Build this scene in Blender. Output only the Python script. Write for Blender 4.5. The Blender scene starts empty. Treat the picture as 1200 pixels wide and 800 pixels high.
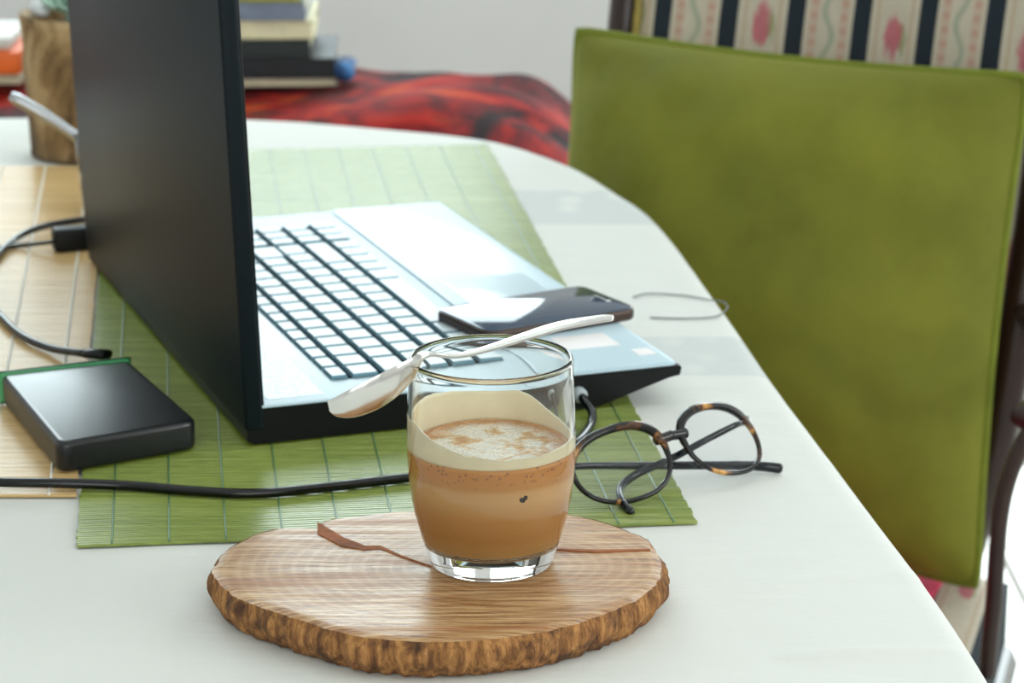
import bpy, bmesh, math, random
from mathutils import Vector, Matrix, noise
random.seed(4)
S = bpy.context.scene
COL = S.collection
PI = math.pi
R = math.radians

# ------------------------------------------------------------------ camera, world, light, exposure
CAM_Z, PITCH, FPX = 1.25, R(16.0), 3200.0
cd = bpy.data.cameras.new('camera')
cam = bpy.data.objects.new('camera', cd); COL.objects.link(cam)
cam.location = (0, 0, CAM_Z); cam.rotation_euler = (PI / 2 - PITCH, 0, 0)
cd.sensor_width = 36.0; cd.lens = FPX / 1200 * 36
cd.clip_start = 0.05; cd.clip_end = 60
cd.dof.use_dof = True; cd.dof.focus_distance = 1.325; cd.dof.aperture_fstop = 15.0
S.camera = cam

w = bpy.data.worlds.new('sky'); S.world = w; w.use_nodes = True
bg = w.node_tree.nodes['Background']
bg.inputs[0].default_value = (0.72, 0.86, 1.0, 1); bg.inputs[1].default_value = 1.0


def daylight(name, loc, rot, sx, sy, radiance, col):
    l = bpy.data.lights.new(name, 'AREA'); l.shape = 'RECTANGLE'
    l.size = sx; l.size_y = sy; l.color = col
    l.energy = radiance * PI * sx * sy
    o = bpy.data.objects.new(name, l); COL.objects.link(o)
    o.location = loc; o.rotation_euler = rot
    return o


YB, YF, XL, XR, ZC = 3.9, -1.6, -2.3, 2.1, 2.6           # the room
daylight('daylight_back_window', (-0.66, YB + 0.16, 1.60), (-PI / 2, 0, 0), 1.4, 1.25, 6.6, (0.85, 0.96, 1.0))
daylight('daylight_garden_door', (0.92, YB + 0.16, 1.05), (-PI / 2, 0, 0), 0.95, 2.1, 6.4, (0.90, 0.97, 1.0))
daylight('daylight_front_window', (0.1, YF - 0.16, 1.65), (PI / 2, 0, 0), 2.2, 1.3, 3.4, (1.0, 0.98, 0.94))
daylight('daylight_right_window', (XR + 0.16, 0.9, 1.6), (0, PI / 2, 0), 1.3, 1.7, 4.4, (1.0, 0.98, 0.95))

S.view_settings.view_transform = 'Standard'
S.view_settings.look = 'None'
S.view_settings.gamma = 1.0
S.view_settings.exposure = 0.0
S.view_settings.use_curve_mapping = False
S.cycles.max_bounces = 14; S.cycles.transmission_bounces = 12
S.cycles.transparent_max_bounces = 16; S.cycles.glossy_bounces = 6
S.cycles.sample_clamp_indirect = 6.0
S.cycles.blur_glossy = 0.5

# ------------------------------------------------------------------ helpers
CP, SP = math.cos(PITCH), math.sin(PITCH)


def _ray(px, py):
    a = (px - 600) / FPX; b = -(py - 400) / FPX
    return a, CP + b * SP, -SP + b * CP


def pz(px, py, z):
    """the point of the plane z seen at a pixel of the photograph"""
    d = _ray(px, py); t = (z - CAM_Z) / d[2]
    return Vector((d[0] * t, d[1] * t, z))


def py_(px, py, y):
    """the point of the plane y seen at a pixel of the photograph"""
    d = _ray(px, py); t = y / d[1]
    return Vector((d[0] * t, y, CAM_Z + d[2] * t))


ORIGIN = {}


def origin(o):
    while o.parent is not None:
        o = o.parent
    return Vector(o.location)


def tag(o, label=None, cat=None, group=None, kind=None):
    if label: o['label'] = label
    if cat: o['category'] = cat
    if group: o['group'] = group
    if kind: o['kind'] = kind
    return o


def thing(name, label, cat, loc, group=None):
    o = bpy.data.objects.new(name, None); COL.objects.link(o)
    o.empty_display_size = 0.02
    o.location = loc
    return tag(o, label, cat, group)


def obj(name, geo, mat, parent=None, loc=None, smooth=True, auto=None, label=None, kind=None):
    """geo = (verts, faces[, uvs per face loop]) in world space; linked as one mesh object"""
    V, F = geo[0], geo[1]
    me = bpy.data.meshes.new(name)
    if parent is not None:
        o0 = origin(parent)
    else:
        o0 = Vector(loc) if loc is not None else Vector((0, 0, 0))
    me.from_pydata([tuple(Vector(v) - o0) for v in V], [], F)
    me.validate()
    if smooth:
        me.polygons.foreach_set('use_smooth', [True] * len(me.polygons))
    bm = bmesh.new(); bm.from_mesh(me)
    bmesh.ops.recalc_face_normals(bm, faces=bm.faces)
    if auto is not None and smooth:
        for e in bm.edges:
            if len(e.link_faces) == 2 and e.calc_face_angle(0) > auto:
                e.smooth = False
    if len(geo) > 2:
        uvl = bm.loops.layers.uv.new('UVMap')
        for f in bm.faces:
            for l in f.loops:
                l[uvl].uv = geo[2][l.vert.index]
    bm.to_mesh(me); bm.free()
    if mat: me.materials.append(mat)
    o = bpy.data.objects.new(name, me); COL.objects.link(o)
    if parent is not None:
        o.parent = parent
    else:
        o.location = o0
    if label: o['label'] = label
    if kind: o['kind'] = kind
    return o


def join(*gs):
    V, F = [], []
    for g in gs:
        n = len(V); V += list(g[0]); F += [tuple(i + n for i in f) for f in g[1]]
    return V, F


def xform(g, fn):
    return [fn(Vector(v)) for v in g[0]], g[1]


def box(x0, x1, y0, y1, z0, z1, bev=0.0, seg=2):
    bm = bmesh.new()
    bmesh.ops.create_cube(bm, size=1)
    for v in bm.verts:
        v.co = Vector((x0 + (v.co.x + .5) * (x1 - x0), y0 + (v.co.y + .5) * (y1 - y0), z0 + (v.co.z + .5) * (z1 - z0)))
    if bev > 0:
        bmesh.ops.bevel(bm, geom=list(bm.edges), offset=bev, segments=seg, profile=0.5, affect='EDGES')
    bm.verts.index_update()
    g = ([v.co.copy() for v in bm.verts], [tuple(v.index for v in f.verts) for f in bm.faces])
    bm.free()
    return g


def spline(P, n=8, closed=False):
    P = [Vector(p) for p in P]
    out = []
    m = len(P)
    for i in range(m if closed else m - 1):
        if closed:
            a, b, c, d = P[(i - 1) % m], P[i], P[(i + 1) % m], P[(i + 2) % m]
        else:
            a = P[i - 1] if i > 0 else P[0] * 2 - P[1]
            b, c = P[i], P[i + 1]
            d = P[i + 2] if i + 2 < m else P[-1] * 2 - P[-2]
        for k in range(n):
            t = k / n
            out.append(0.5 * ((2 * b) + (c - a) * t + (2 * a - 5 * b + 4 * c - d) * t * t + (3 * b - a - 3 * c + d) * t ** 3))
    if not closed:
        out.append(P[-1])
    return out


def tube(P, r, seg=10, closed=False, up=(0, 0, 1), flat=1.0):
    """sweep an ellipse (r wide, r*flat high) along P; r number or list"""
    n = len(P); V, F = [], []
    rr = r if isinstance(r, (list, tuple)) else [r] * n
    up = Vector(up)
    for i in range(n):
        if closed:
            t = (P[(i + 1) % n] - P[(i - 1) % n])
        else:
            t = P[min(i + 1, n - 1)] - P[max(i - 1, 0)]
        t = t.normalized()
        if closed or i == 0:
            s = t.cross(up)
            if s.length < 1e-4: s = t.cross(Vector((1, 0.3, 0)))
        else:
            s = s - t * s.dot(t)                                           # carried along without twisting
        s.normalize(); u = s.cross(t)
        for k in range(seg):
            a = 2 * PI * k / seg
            V.append(P[i] + s * (math.cos(a) * rr[i]) + u * (math.sin(a) * rr[i] * flat))
    m = n if closed else n - 1
    for i in range(m):
        j = (i + 1) % n
        for k in range(seg):
            l = (k + 1) % seg
            F.append((i * seg + k, i * seg + l, j * seg + l, j * seg + k))
    if not closed:
        F.append(tuple(range(seg))[::-1]); F.append(tuple((n - 1) * seg + k for k in range(seg)))
    return V, F


def lathe(prof, c=(0, 0, 0), seg=64, closed=False):
    """prof list of (r, z); c centre; r==0 collapses to a pole"""
    V, F = [], []; c = Vector(c); rows = []
    for r, z in prof:
        if r < 1e-7:
            rows.append([len(V)]); V.append(c + Vector((0, 0, z)))
        else:
            rows.append(list(range(len(V), len(V) + seg)))
            V += [c + Vector((r * math.cos(2 * PI * k / seg), r * math.sin(2 * PI * k / seg), z)) for k in range(seg)]
    pairs = list(zip(rows, rows[1:])) + ([(rows[-1], rows[0])] if closed else [])
    for A, B in pairs:
        for k in range(seg):
            l = (k + 1) % seg
            if len(A) == 1 and len(B) == 1: continue
            if len(A) == 1: F.append((A[0], B[l], B[k]))
            elif len(B) == 1: F.append((A[k], A[l], B[0]))
            else: F.append((A[k], A[l], B[l], B[k]))
    return V, F


def prism(poly, z0, z1, bev=0.0, seg=2):
    """flat polygon (list of xy) extruded z0..z1, top and bottom rims bevelled"""
    n = len(poly)
    P = [Vector((p[0], p[1])) for p in poly]
    area = sum(P[i].x * P[(i + 1) % n].y - P[(i + 1) % n].x * P[i].y for i in range(n))
    sg = 1 if area > 0 else -1

    def inset(d):
        out = []
        for i in range(n):
            e1 = (P[i] - P[i - 1]).normalized(); e2 = (P[(i + 1) % n] - P[i]).normalized()
            n1 = Vector((-e1.y, e1.x)) * sg; n2 = Vector((-e2.y, e2.x)) * sg
            m = (n1 + n2)
            m = m / max(0.3, m.dot(n1)) if m.length > 1e-6 else n1
            out.append(P[i] + m * d)
        return out
    rings = []
    if bev > 0:
        for k in range(seg + 1):
            a = PI / 2 * k / seg
            rings.append((bev * (1 - math.sin(a)), z0 + bev * (1 - math.cos(a))))
        for k in range(seg + 1):
            a = PI / 2 * k / seg
            rings.append((bev * (1 - math.cos(a)), z1 - bev * (1 - math.sin(a))))
    else:
        rings = [(0, z0), (0, z1)]
    V, F = [], []
    for d, z in rings:
        V += [Vector((p.x, p.y, z)) for p in inset(d)]
    for i in range(len(rings) - 1):
        for k in range(n):
            l = (k + 1) % n
            F.append((i * n + k, i * n + l, (i + 1) * n + l, (i + 1) * n + k))
    F.append(tuple(range(n))[::-1]); F.append(tuple((len(rings) - 1) * n + k for k in range(n)))
    return V, F


def rrect(x0, x1, y0, y1, r, seg=6):
    out = []
    for cx, cy, a0 in ((x1 - r, y1 - r, 0), (x0 + r, y1 - r, PI / 2), (x0 + r, y0 + r, PI), (x1 - r, y0 + r, 1.5 * PI)):
        for k in range(seg + 1):
            a = a0 + PI / 2 * k / seg
            out.append((cx + r * math.cos(a), cy + r * math.sin(a)))
    return out


def grid(nu, nv, fn):
    V = [fn(i / nu, j / nv) for j in range(nv + 1) for i in range(nu + 1)]
    F = [(j * (nu + 1) + i, j * (nu + 1) + i + 1, (j + 1) * (nu + 1) + i + 1, (j + 1) * (nu + 1) + i) for j in range(nv) for i in range(nu)]
    return V, F


# ------------------------------------------------------------------ materials
def srgb(r, g, b):
    f = lambda c: (c / 255 / 12.92) if c / 255 <= 0.04045 else ((c / 255 + 0.055) / 1.055) ** 2.4
    return (f(r), f(g), f(b), 1)


class N:
    """tiny node-graph helper"""
    def __init__(s, name):
        s.m = bpy.data.materials.new(name); s.m.use_nodes = True
        s.t = s.m.node_tree; s.b = s.t.nodes['Principled BSDF']; s.out = s.t.nodes['Material Output']

    def n(s, typ, **kw):
        x = s.t.nodes.new(typ)
        for k, v in kw.items(): setattr(x, k, v)
        return x

    def l(s, a, b): s.t.links.new(a, b)

    def put(s, sock, v):
        if hasattr(v, 'links') or isinstance(v, bpy.types.NodeSocket): s.l(v, sock)
        else: sock.default_value = v

    def obj(s): return s.n('ShaderNodeTexCoord').outputs['Object']
    def uv(s): return s.n('ShaderNodeTexCoord').outputs['UV']

    def map(s, v, scale=(1, 1, 1), loc=(0, 0, 0), rot=(0, 0, 0)):
        x = s.n('ShaderNodeMapping'); s.l(v, x.inputs[0])
        x.inputs[1].default_value = loc; x.inputs[2].default_value = rot; x.inputs[3].default_value = scale
        return x.outputs[0]

    def noise(s, v, scale=5, detail=4, rough=0.5, dist=0.0):
        x = s.n('ShaderNodeTexNoise'); s.l(v, x.inputs['Vector'])
        x.inputs['Scale'].default_value = scale; x.inputs['Detail'].default_value = detail
        x.inputs['Roughness'].default_value = rough; x.inputs['Distortion'].default_value = dist
        return x.outputs[0]

    def vor(s, v, scale=5, feature='F1', out='Distance'):
        x = s.n('ShaderNodeTexVoronoi', feature=feature); s.l(v, x.inputs['Vector']); x.inputs['Scale'].default_value = scale
        return x.outputs[out]

    def wave(s, v, scale=5, typ='BANDS', dir='X', dist=0, detail=2, dscale=1):
        x = s.n('ShaderNodeTexWave', wave_type=typ)
        if typ == 'BANDS': x.bands_direction = dir
        else: x.rings_direction = dir
        s.l(v, x.inputs[0]); x.inputs['Scale'].default_value = scale; x.inputs['Distortion'].default_value = dist
        x.inputs['Detail'].default_value = detail; x.inputs['Detail Scale'].default_value = dscale
        return x.outputs[1]

    def ramp(s, f, stops, interp='LINEAR'):
        x = s.n('ShaderNodeValToRGB'); x.color_ramp.interpolation = interp
        e = x.color_ramp.elements
        while len(e) < len(stops): e.new(0.5)
        for el, (p, c) in zip(e, stops):
            el.position = p; el.color = c if len(c) == 4 else (*c, 1)
        s.l(f, x.inputs[0]); return x.outputs[0]

    def mth(s, op, a, b=0.0, c=None, clamp=False):
        x = s.n('ShaderNodeMath', operation=op, use_clamp=clamp)
        s.put(x.inputs[0], a); s.put(x.inputs[1], b)
        if c is not None: s.put(x.inputs[2], c)
        return x.outputs[0]

    def mix(s, f, a, b, typ='MIX'):
        x = s.n('ShaderNodeMix', data_type='RGBA', blend_type=typ)
        s.put(x.inputs[0], f); s.put(x.inputs[6], a); s.put(x.inputs[7], b)
        return x.outputs[2]

    def sep(s, v):
        x = s.n('ShaderNodeSeparateXYZ'); s.l(v, x.inputs[0]); return x.outputs

    def bump(s, h, strength=0.3, dist=0.001):
        x = s.n('ShaderNodeBump'); s.l(h, x.inputs['Height']); x.inputs['Strength'].default_value = strength
        x.inputs['Distance'].default_value = dist; s.l(x.outputs[0], s.b.inputs['Normal'])

    def set(s, **kw):
        for k, v in kw.items():
            s.put(s.b.inputs[k.replace('_', ' ')], v)
        return s


def plain(name, col, rough=0.5, metal=0.0, vary=0.06, scale=30, bump=0.0, **kw):
    a = N(name); v = a.obj()
    n = a.noise(v, scale, 3)
    dark = tuple(c * (1 - vary) for c in col[:3]) + (1,); lite = tuple(min(1, c * (1 + vary)) for c in col[:3]) + (1,)
    a.set(Base_Color=a.ramp(n, [(0.3, dark), (0.7, lite)]), Roughness=rough, Metallic=metal)
    if bump: a.bump(n, bump, 0.001)
    for k, x in kw.items(): a.set(**{k: x})
    return a.m


M = {}
M['wall'] = plain('wall_paint', srgb(226, 224, 224), 0.85, vary=0.02, scale=8)
M['ceiling'] = plain('ceiling_paint', srgb(240, 240, 238), 0.9, vary=0.02, scale=5)
M['tile'] = plain('floor_tile', srgb(232, 228, 218), 0.25, vary=0.04, scale=6)
M['grout'] = plain('grout', srgb(150, 146, 140), 0.9)
M['white_trim'] = plain('white_trim', srgb(238, 238, 236), 0.4, vary=0.02)
M['black_plastic'] = plain('black_plastic', srgb(9, 12, 14), 0.42, vary=0.1, scale=200, Specular_IOR_Level=0.3)
M['cable'] = plain('black_cable', srgb(5, 7, 10), 0.16, vary=0.1, Specular_IOR_Level=0.5)
M['lid'] = None
M['deck'] = plain('white_deck', srgb(200, 222, 233), 0.3, vary=0.01, scale=60, Specular_IOR_Level=0.35)
M['key'] = plain('white_key', srgb(222, 234, 241), 0.4, vary=0.02, scale=40, Specular_IOR_Level=0.3)
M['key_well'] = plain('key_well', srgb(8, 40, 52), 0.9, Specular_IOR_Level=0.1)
M['key_side_shade'] = plain('key_side_shade', srgb(104, 142, 156), 0.6, vary=0.05, Specular_IOR_Level=0.2)  # shade between the white keys, put into the colour of their side faces
M['steel'] = plain('polished_steel', (0.78, 0.77, 0.75, 1), 0.16, 1.0, vary=0.03, scale=60)
M['silver'] = plain('silver', (0.82, 0.80, 0.77, 1), 0.22, 1.0, vary=0.04, scale=90)
M['dark_wood'] = plain('dark_stained_wood', srgb(46, 26, 22), 0.3, vary=0.3, scale=14)
M['table_wood'] = plain('table_wood', srgb(120, 82, 50), 0.5, vary=0.2, scale=12)
M['paper'] = plain('book_paper', srgb(228, 222, 188), 0.9, vary=0.08, scale=80)
M['pink'] = plain('pink_cloth', srgb(214, 66, 98), 0.9, vary=0.12, scale=14, bump=0.3)
M['screen_black'] = plain('dark_screen', srgb(14, 16, 20), 0.08)
M['pale_patch'] = plain('pale_patch', srgb(246, 240, 240), 0.4, vary=0.01)
M['piping'] = plain('green_piping', srgb(112, 122, 30), 0.85, vary=0.1, scale=90)


def glass_mat(name, col=(1, 1, 1, 1), ior=1.5, rough=0.0):
    a = N(name); v = a.obj()
    n = a.noise(v, 60, 2)
    a.set(Base_Color=col, Roughness=rough, IOR=ior, Transmission_Weight=1.0)
    a.bump(n, 0.015, 0.001)
    return a.m


def thin_glass(name, tint=(1, 1, 1, 1), refl=1.0):
    a = N(name)
    t = a.n('ShaderNodeBsdfTransparent'); t.inputs[0].default_value = tint
    g = a.n('ShaderNodeBsdfGlossy'); g.inputs['Roughness'].default_value = 0.02
    f = a.n('ShaderNodeLayerWeight'); f.inputs[0].default_value = 0.5
    k = a.mth('MULTIPLY_ADD', a.mth('POWER', f.outputs[1], 4.0), 0.5 * refl, 0.03 * refl)
    mx = a.n('ShaderNodeMixShader')
    a.l(k, mx.inputs[0]); a.l(t.outputs[0], mx.inputs[1]); a.l(g.outputs[0], mx.inputs[2])
    a.l(mx.outputs[0], a.out.inputs[0])
    return a.m


M['glass'] = glass_mat('clear_glass', (0.985, 0.995, 0.99, 1), 1.5)
M['pane'] = thin_glass('window_pane', (0.98, 1, 0.99, 1))
M['lens'] = thin_glass('spectacle_lens', (0.97, 0.97, 0.98, 1), 0.6)

# laptop lid: soft-touch black, faint brushed sheen
a = N('lid_black'); v = a.obj(); n = a.noise(a.map(v, (40, 40, 400)), 4, 3)
a.set(Base_Color=a.ramp(n, [(0.3, srgb(16, 24, 28)), (0.7, srgb(20, 29, 34))]), Roughness=0.42, Specular_IOR_Level=0.12)
a.bump(n, 0.06, 0.0005); M['lid'] = a.m

# perforated loudspeaker strip
a = N('speaker_mesh'); v = a.obj()
d = a.vor(a.map(v, (1, 1, 0), rot=(0, 0, 0.35)), 420)
a.set(Base_Color=a.ramp(d, [(0.18, srgb(120, 160, 178)), (0.32, srgb(206, 226, 236))]), Roughness=0.4)
M['speaker'] = a.m

# tablecloth: linen weave, damask bands with rows of dots, soft creases
a = N('tablecloth_linen'); v = a.obj(); xyz = a.sep(v)
we = a.noise(a.map(v, (90, 500, 60)), 6, 3); we2 = a.noise(a.map(v, (500, 90, 60)), 6, 3)
big = a.noise(v, 3.2, 3)


def band(y0, y1, z=1):
    lo = a.mth('GREATER_THAN', xyz[1], y0); hi = a.mth('LESS_THAN', xyz[1], y1)
    return a.mth('MULTIPLY', lo, hi)


bands = a.mth('MAXIMUM', band(2.075, 2.195), band(1.665, 1.755))
cell = a.vor(a.map(v, (32, 20, 0)), 1.0)
motif = a.ramp(cell, [(0.22, (1, 1, 1)), (0.42, (0, 0, 0))])
pat = a.mth('MULTIPLY', bands, a.mth('MULTIPLY_ADD', motif, -0.5, 0.62))
base = a.mix(a.mth('MULTIPLY', we, 0.5), srgb(230, 230, 225), srgb(216, 219, 216))
base = a.mix(pat, base, srgb(200, 206, 206))
a.set(Base_Color=base, Roughness=0.88)
hh = a.mth('ADD', a.mth('MULTIPLY', a.mth('ADD', we, we2), 0.25), a.mth('MULTIPLY', a.noise(a.map(v, (5, 16, 5)), 2.2, 3, 0.55), 5.0))
a.bump(hh, 0.35, 0.0012)
M['cloth'] = a.m


def bamboo(name, c1, c2, c3):
    a = N(name); v = a.obj()
    per = a.noise(a.map(v, (3, 330, 3)), 1.0, 2, 0.6)
    fine = a.noise(a.map(v, (14, 900, 14)), 1.0, 3)
    f = a.mth('ADD', a.mth('MULTIPLY', per, 0.65), a.mth('MULTIPLY', fine, 0.35))
    a.set(Base_Color=a.ramp(f, [(0.36, c1), (0.5, c2), (0.66, c3)]), Roughness=0.3, Specular_IOR_Level=0.85)
    a.bump(fine, 0.25, 0.0006)
    return a.m


M['bamboo_green'] = bamboo('green_bamboo', srgb(104, 124, 36), srgb(126, 142, 50), srgb(154, 166, 82))
M['bamboo_tan'] = bamboo('tan_bamboo', srgb(196, 158, 98), srgb(212, 176, 116), srgb(226, 196, 142))
M['thread_green'] = plain('teal_thread', srgb(84, 128, 84), 0.3, Specular_IOR_Level=1.0)
M['thread_white'] = plain('white_thread', srgb(244, 240, 226), 0.5)

# oak slice: rings round an off-centre heart, straight saw grain, warm streaks
a = N('oak_end_grain'); v = a.obj()
ring = a.wave(a.map(v, (1, 1.25, 0), loc=(-0.034, 0.0, 0)), 46, 'RINGS', 'Z', 2.2, 3, 7)
saw = a.noise(a.map(v, (22, 430, 1), rot=(0, 0, -0.04)), 1.0, 5, 0.65)
saw2 = a.noise(a.map(v, (5, 90, 1), rot=(0, 0, -0.04)), 1.0, 3, 0.6)
c = a.ramp(saw, [(0.36, srgb(126, 80, 42)), (0.5, srgb(176, 130, 82)), (0.62, srgb(212, 178, 134))])
c = a.mix(a.mth('MULTIPLY', a.ramp(ring, [(0.55, (0, 0, 0)), (0.9, (1, 1, 1))]), 0.24), c, srgb(222, 184, 136))
c = a.mix(a.ramp(saw2, [(0.34, (0.6, 0.6, 0.6)), (0.5, (0, 0, 0))]), c, srgb(160, 98, 50))
a.set(Base_Color=c, Roughness=a.ramp(saw2, [(0.35, (0.5, 0.5, 0.5)), (0.65, (0.26, 0.26, 0.26))]))
a.bump(a.mth('ADD', saw, a.mth('MULTIPLY', saw2, 0.8)), 0.55, 0.0008)
M['oak'] = a.m
a = N('oak_bark'); v = a.obj()
st = a.noise(a.map(v, (230, 230, 34)), 1.0, 5, 0.7); bl = a.noise(v, 60, 4, 0.6); fin = a.noise(v, 480, 3)
c = a.ramp(st, [(0.3, srgb(70, 42, 24)), (0.46, srgb(136, 90, 48)), (0.6, srgb(184, 130, 74)), (0.75, srgb(204, 156, 98))])
c = a.mix(a.ramp(bl, [(0.36, (0.75, 0.75, 0.75)), (0.5, (0, 0, 0))]), c, srgb(58, 36, 26))
a.set(Base_Color=c, Roughness=0.85)
a.bump(a.mth('ADD', st, a.mth('MULTIPLY', fin, 0.4)), 0.9, 0.0025); M['bark'] = a.m
M['crack'] = plain('split_heartwood', srgb(150, 84, 38), 0.8, vary=0.35, scale=120, bump=0.3)

# milky coffee in layers (z in metres above the glass foot)
a = N('layered_coffee'); v = a.obj(); xyz = a.sep(v)
nz = a.noise(a.map(v, (18, 18, 60)), 1.0, 3)
h = a.mth('ADD', xyz[2], a.mth('MULTIPLY_ADD', nz, 0.006, -0.003))
t = a.mth('DIVIDE', h, 0.066)
c = a.ramp(t, [(0.14, srgb(246, 236, 208)), (0.20, srgb(210, 162, 98)), (0.34, srgb(198, 140, 70)), (0.52, srgb(208, 152, 84)),
               (0.66, srgb(228, 182, 118)), (0.72, srgb(226, 178, 112)), (0.755, srgb(214, 150, 70)), (0.9, srgb(214, 142, 56)), (0.97, srgb(240, 190, 116))])
sp = a.vor(v, 380)
c = a.mix(a.mth('MULTIPLY', a.ramp(sp, [(0.22, (1, 1, 1)), (0.3, (0, 0, 0))]), a.ramp(t, [(0.72, (0, 0, 0)), (0.92, (0.75, 0.75, 0.75))])), c, srgb(110, 60, 26))
a.set(Base_Color=c, Roughness=0.35)
M['coffee'] = a.m
a = N('coffee_froth'); v = a.obj()
big = a.noise(v, 62, 4, 0.6); bub = a.vor(v, 620); bub2 = a.vor(v, 260)
c = a.ramp(big, [(0.34, srgb(204, 134, 60)), (0.43, srgb(232, 190, 134)), (0.51, srgb(252, 244, 230))])
rr = a.mth('SQRT', a.mth('ADD', a.mth('POWER', a.sep(v)[0], 2.0), a.mth('POWER', a.mth('ADD', a.sep(v)[1], 0.0), 2.0)))
c = a.mix(a.ramp(rr, [(0.027, (0, 0, 0)), (0.036, (1, 1, 1))]), c, srgb(212, 140, 60))
c = a.mix(a.ramp(bub, [(0.14, (0.8, 0.8, 0.8)), (0.26, (0, 0, 0))]), c, srgb(124, 82, 48))
a.set(Base_Color=c, Roughness=0.22)
a.bump(a.mth('ADD', bub, bub2), 0.5, 0.0012); M['froth'] = a.m
M['film'] = plain('milk_film', srgb(252, 238, 200), 0.35, vary=0.05, scale=80)

# tortoiseshell
a = N('tortoiseshell'); v = a.obj(); n = a.noise(v, 75, 3, 0.5, 0.6)
a.set(Base_Color=a.ramp(n, [(0.54, srgb(14, 13, 13)), (0.63, srgb(90, 52, 22)), (0.72, srgb(206, 150, 74))]), Roughness=0.12)
M['tortoise'] = a.m
M['temple'] = plain('black_acetate', srgb(12, 16, 24), 0.12)

# olive velvet
a = N('olive_velvet'); v = a.obj(); big = a.noise(v, 9, 4, 0.55); fin = a.noise(v, 700, 2)
c = a.ramp(big, [(0.3, srgb(98, 101, 16)), (0.7, srgb(124, 126, 30))])
a.set(Base_Color=c, Roughness=0.8, Sheen_Weight=0.4, Sheen_Roughness=0.4, Sheen_Tint=srgb(206, 206, 110))
a.bump(a.mth('ADD', a.mth('MULTIPLY', big, 6.0), a.mth('MULTIPLY', fin, 0.3)), 0.35, 0.0022)
M['velvet'] = a.m

# striped chair fabric: u in stripe periods, v in metres
a = N('striped_upholstery'); v = a.uv(); q = a.sep(v)
fr = a.mth('FRACT', q[0]); half = a.mth('FRACT', a.mth('MULTIPLY', q[0], 0.5))
odd = a.mth('GREATER_THAN', half, 0.5)
navy = a.mth('LESS_THAN', fr, 0.27)
cx = a.mth('SUBTRACT', fr, 0.635)                                          # centre line of the pale stripe
ax = a.mth('ABSOLUTE', cx)
cream = a.mix(a.noise(a.map(v, (9, 90, 1)), 1.0, 3), srgb(206, 196, 176), srgb(186, 176, 158))
# pink beaded borders on one stripe, tan hairlines on the other
bead = a.mth('MULTIPLY', a.mth('GREATER_THAN', ax, 0.17), a.mth('LESS_THAN', ax, 0.29))
bd = a.wave(a.map(v, (0, 1, 0)), 26, 'BANDS', 'Y')
rowA = a.mix(a.mth('MULTIPLY', bead, a.mth('MULTIPLY_ADD', bd, 0.5, 0.35)), cream, srgb(188, 142, 124))
sn = a.mth('MULTIPLY', a.mth('SINE', a.mth('MULTIPLY', q[1], 130.0)), 0.07)
scr = a.mth('LESS_THAN', a.mth('ABSOLUTE', a.mth('SUBTRACT', cx, sn)), 0.045)
rowA = a.mix(a.mth('MULTIPLY', scr, 0.6), rowA, srgb(136, 152, 128))
edge = a.mth('MULTIPLY', a.mth('GREATER_THAN', ax, 0.23), a.mth('LESS_THAN', ax, 0.28))
rowB = a.mix(a.mth('MULTIPLY', edge, 0.6), cream, srgb(182, 150, 118))
wv = a.mth('FRACT', a.mth('ADD', a.mth('MULTIPLY', q[1], 5.5), 0.0085))       # a rose every 18 cm
wob = a.noise(a.map(v, (14, 60, 1)), 1.0, 2)
ry = a.mth('MULTIPLY', a.mth('SUBTRACT', wv, 0.5), 2.2)
rd = a.mth('ADD', a.mth('SQRT', a.mth('ADD', a.mth('POWER', ax, 2.0), a.mth('POWER', a.mth('MULTIPLY', ry, 0.55), 2.0))), a.mth('MULTIPLY_ADD', wob, 0.16, -0.08))
rose = a.ramp(rd, [(0.10, (1, 1, 1)), (0.15, (0, 0, 0))])
lx = a.mth('ABSOLUTE', a.mth('SUBTRACT', cx, 0.13))
ld = a.mth('ADD', a.mth('SQRT', a.mth('ADD', a.mth('POWER', lx, 2.0), a.mth('POWER', a.mth('MULTIPLY', ry, 0.5), 2.0))), a.mth('MULTIPLY_ADD', wob, 0.2, -0.1))
leaf = a.ramp(ld, [(0.05, (1, 1, 1)), (0.09, (0, 0, 0))])
rowB = a.mix(a.mth('MULTIPLY', leaf, 0.7), rowB, srgb(122, 138, 74))
rowB = a.mix(a.mth('MULTIPLY', rose, 0.85), rowB, a.mix(wob, srgb(206, 96, 116), srgb(160, 70, 88)))
c = a.mix(odd, rowA, rowB)
c = a.mix(navy, c, srgb(16, 30, 42))
a.set(Base_Color=c, Roughness=0.8)
a.bump(a.noise(a.map(v, (200, 2000, 1)), 1.0, 2), 0.2, 0.0006)
M['stripe'] = a.m
M['gimp'] = plain('gold_braid', srgb(150, 132, 62), 0.6, vary=0.3, scale=150, bump=0.4)

# red and black throw
a = N('red_throw'); v = a.obj(); b1 = a.noise(v, 9, 4, 0.6, 0.8); b2 = a.noise(a.map(v, (1, 1, 1), loc=(4, 2, 1)), 14, 3, 0.5, 0.5)
c = a.ramp(b1, [(0.40, srgb(30, 8, 10)), (0.50, srgb(112, 10, 12)), (0.60, srgb(170, 28, 14)), (0.70, srgb(190, 78, 30))])
c = a.mix(a.ramp(b2, [(0.34, (0.8, 0.8, 0.8)), (0.46, (0, 0, 0))]), c, srgb(36, 18, 20))
a.set(Base_Color=c, Roughness=0.8, Specular_IOR_Level=0.2); a.bump(b1, 0.4, 0.004)
M['throw'] = a.m

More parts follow.
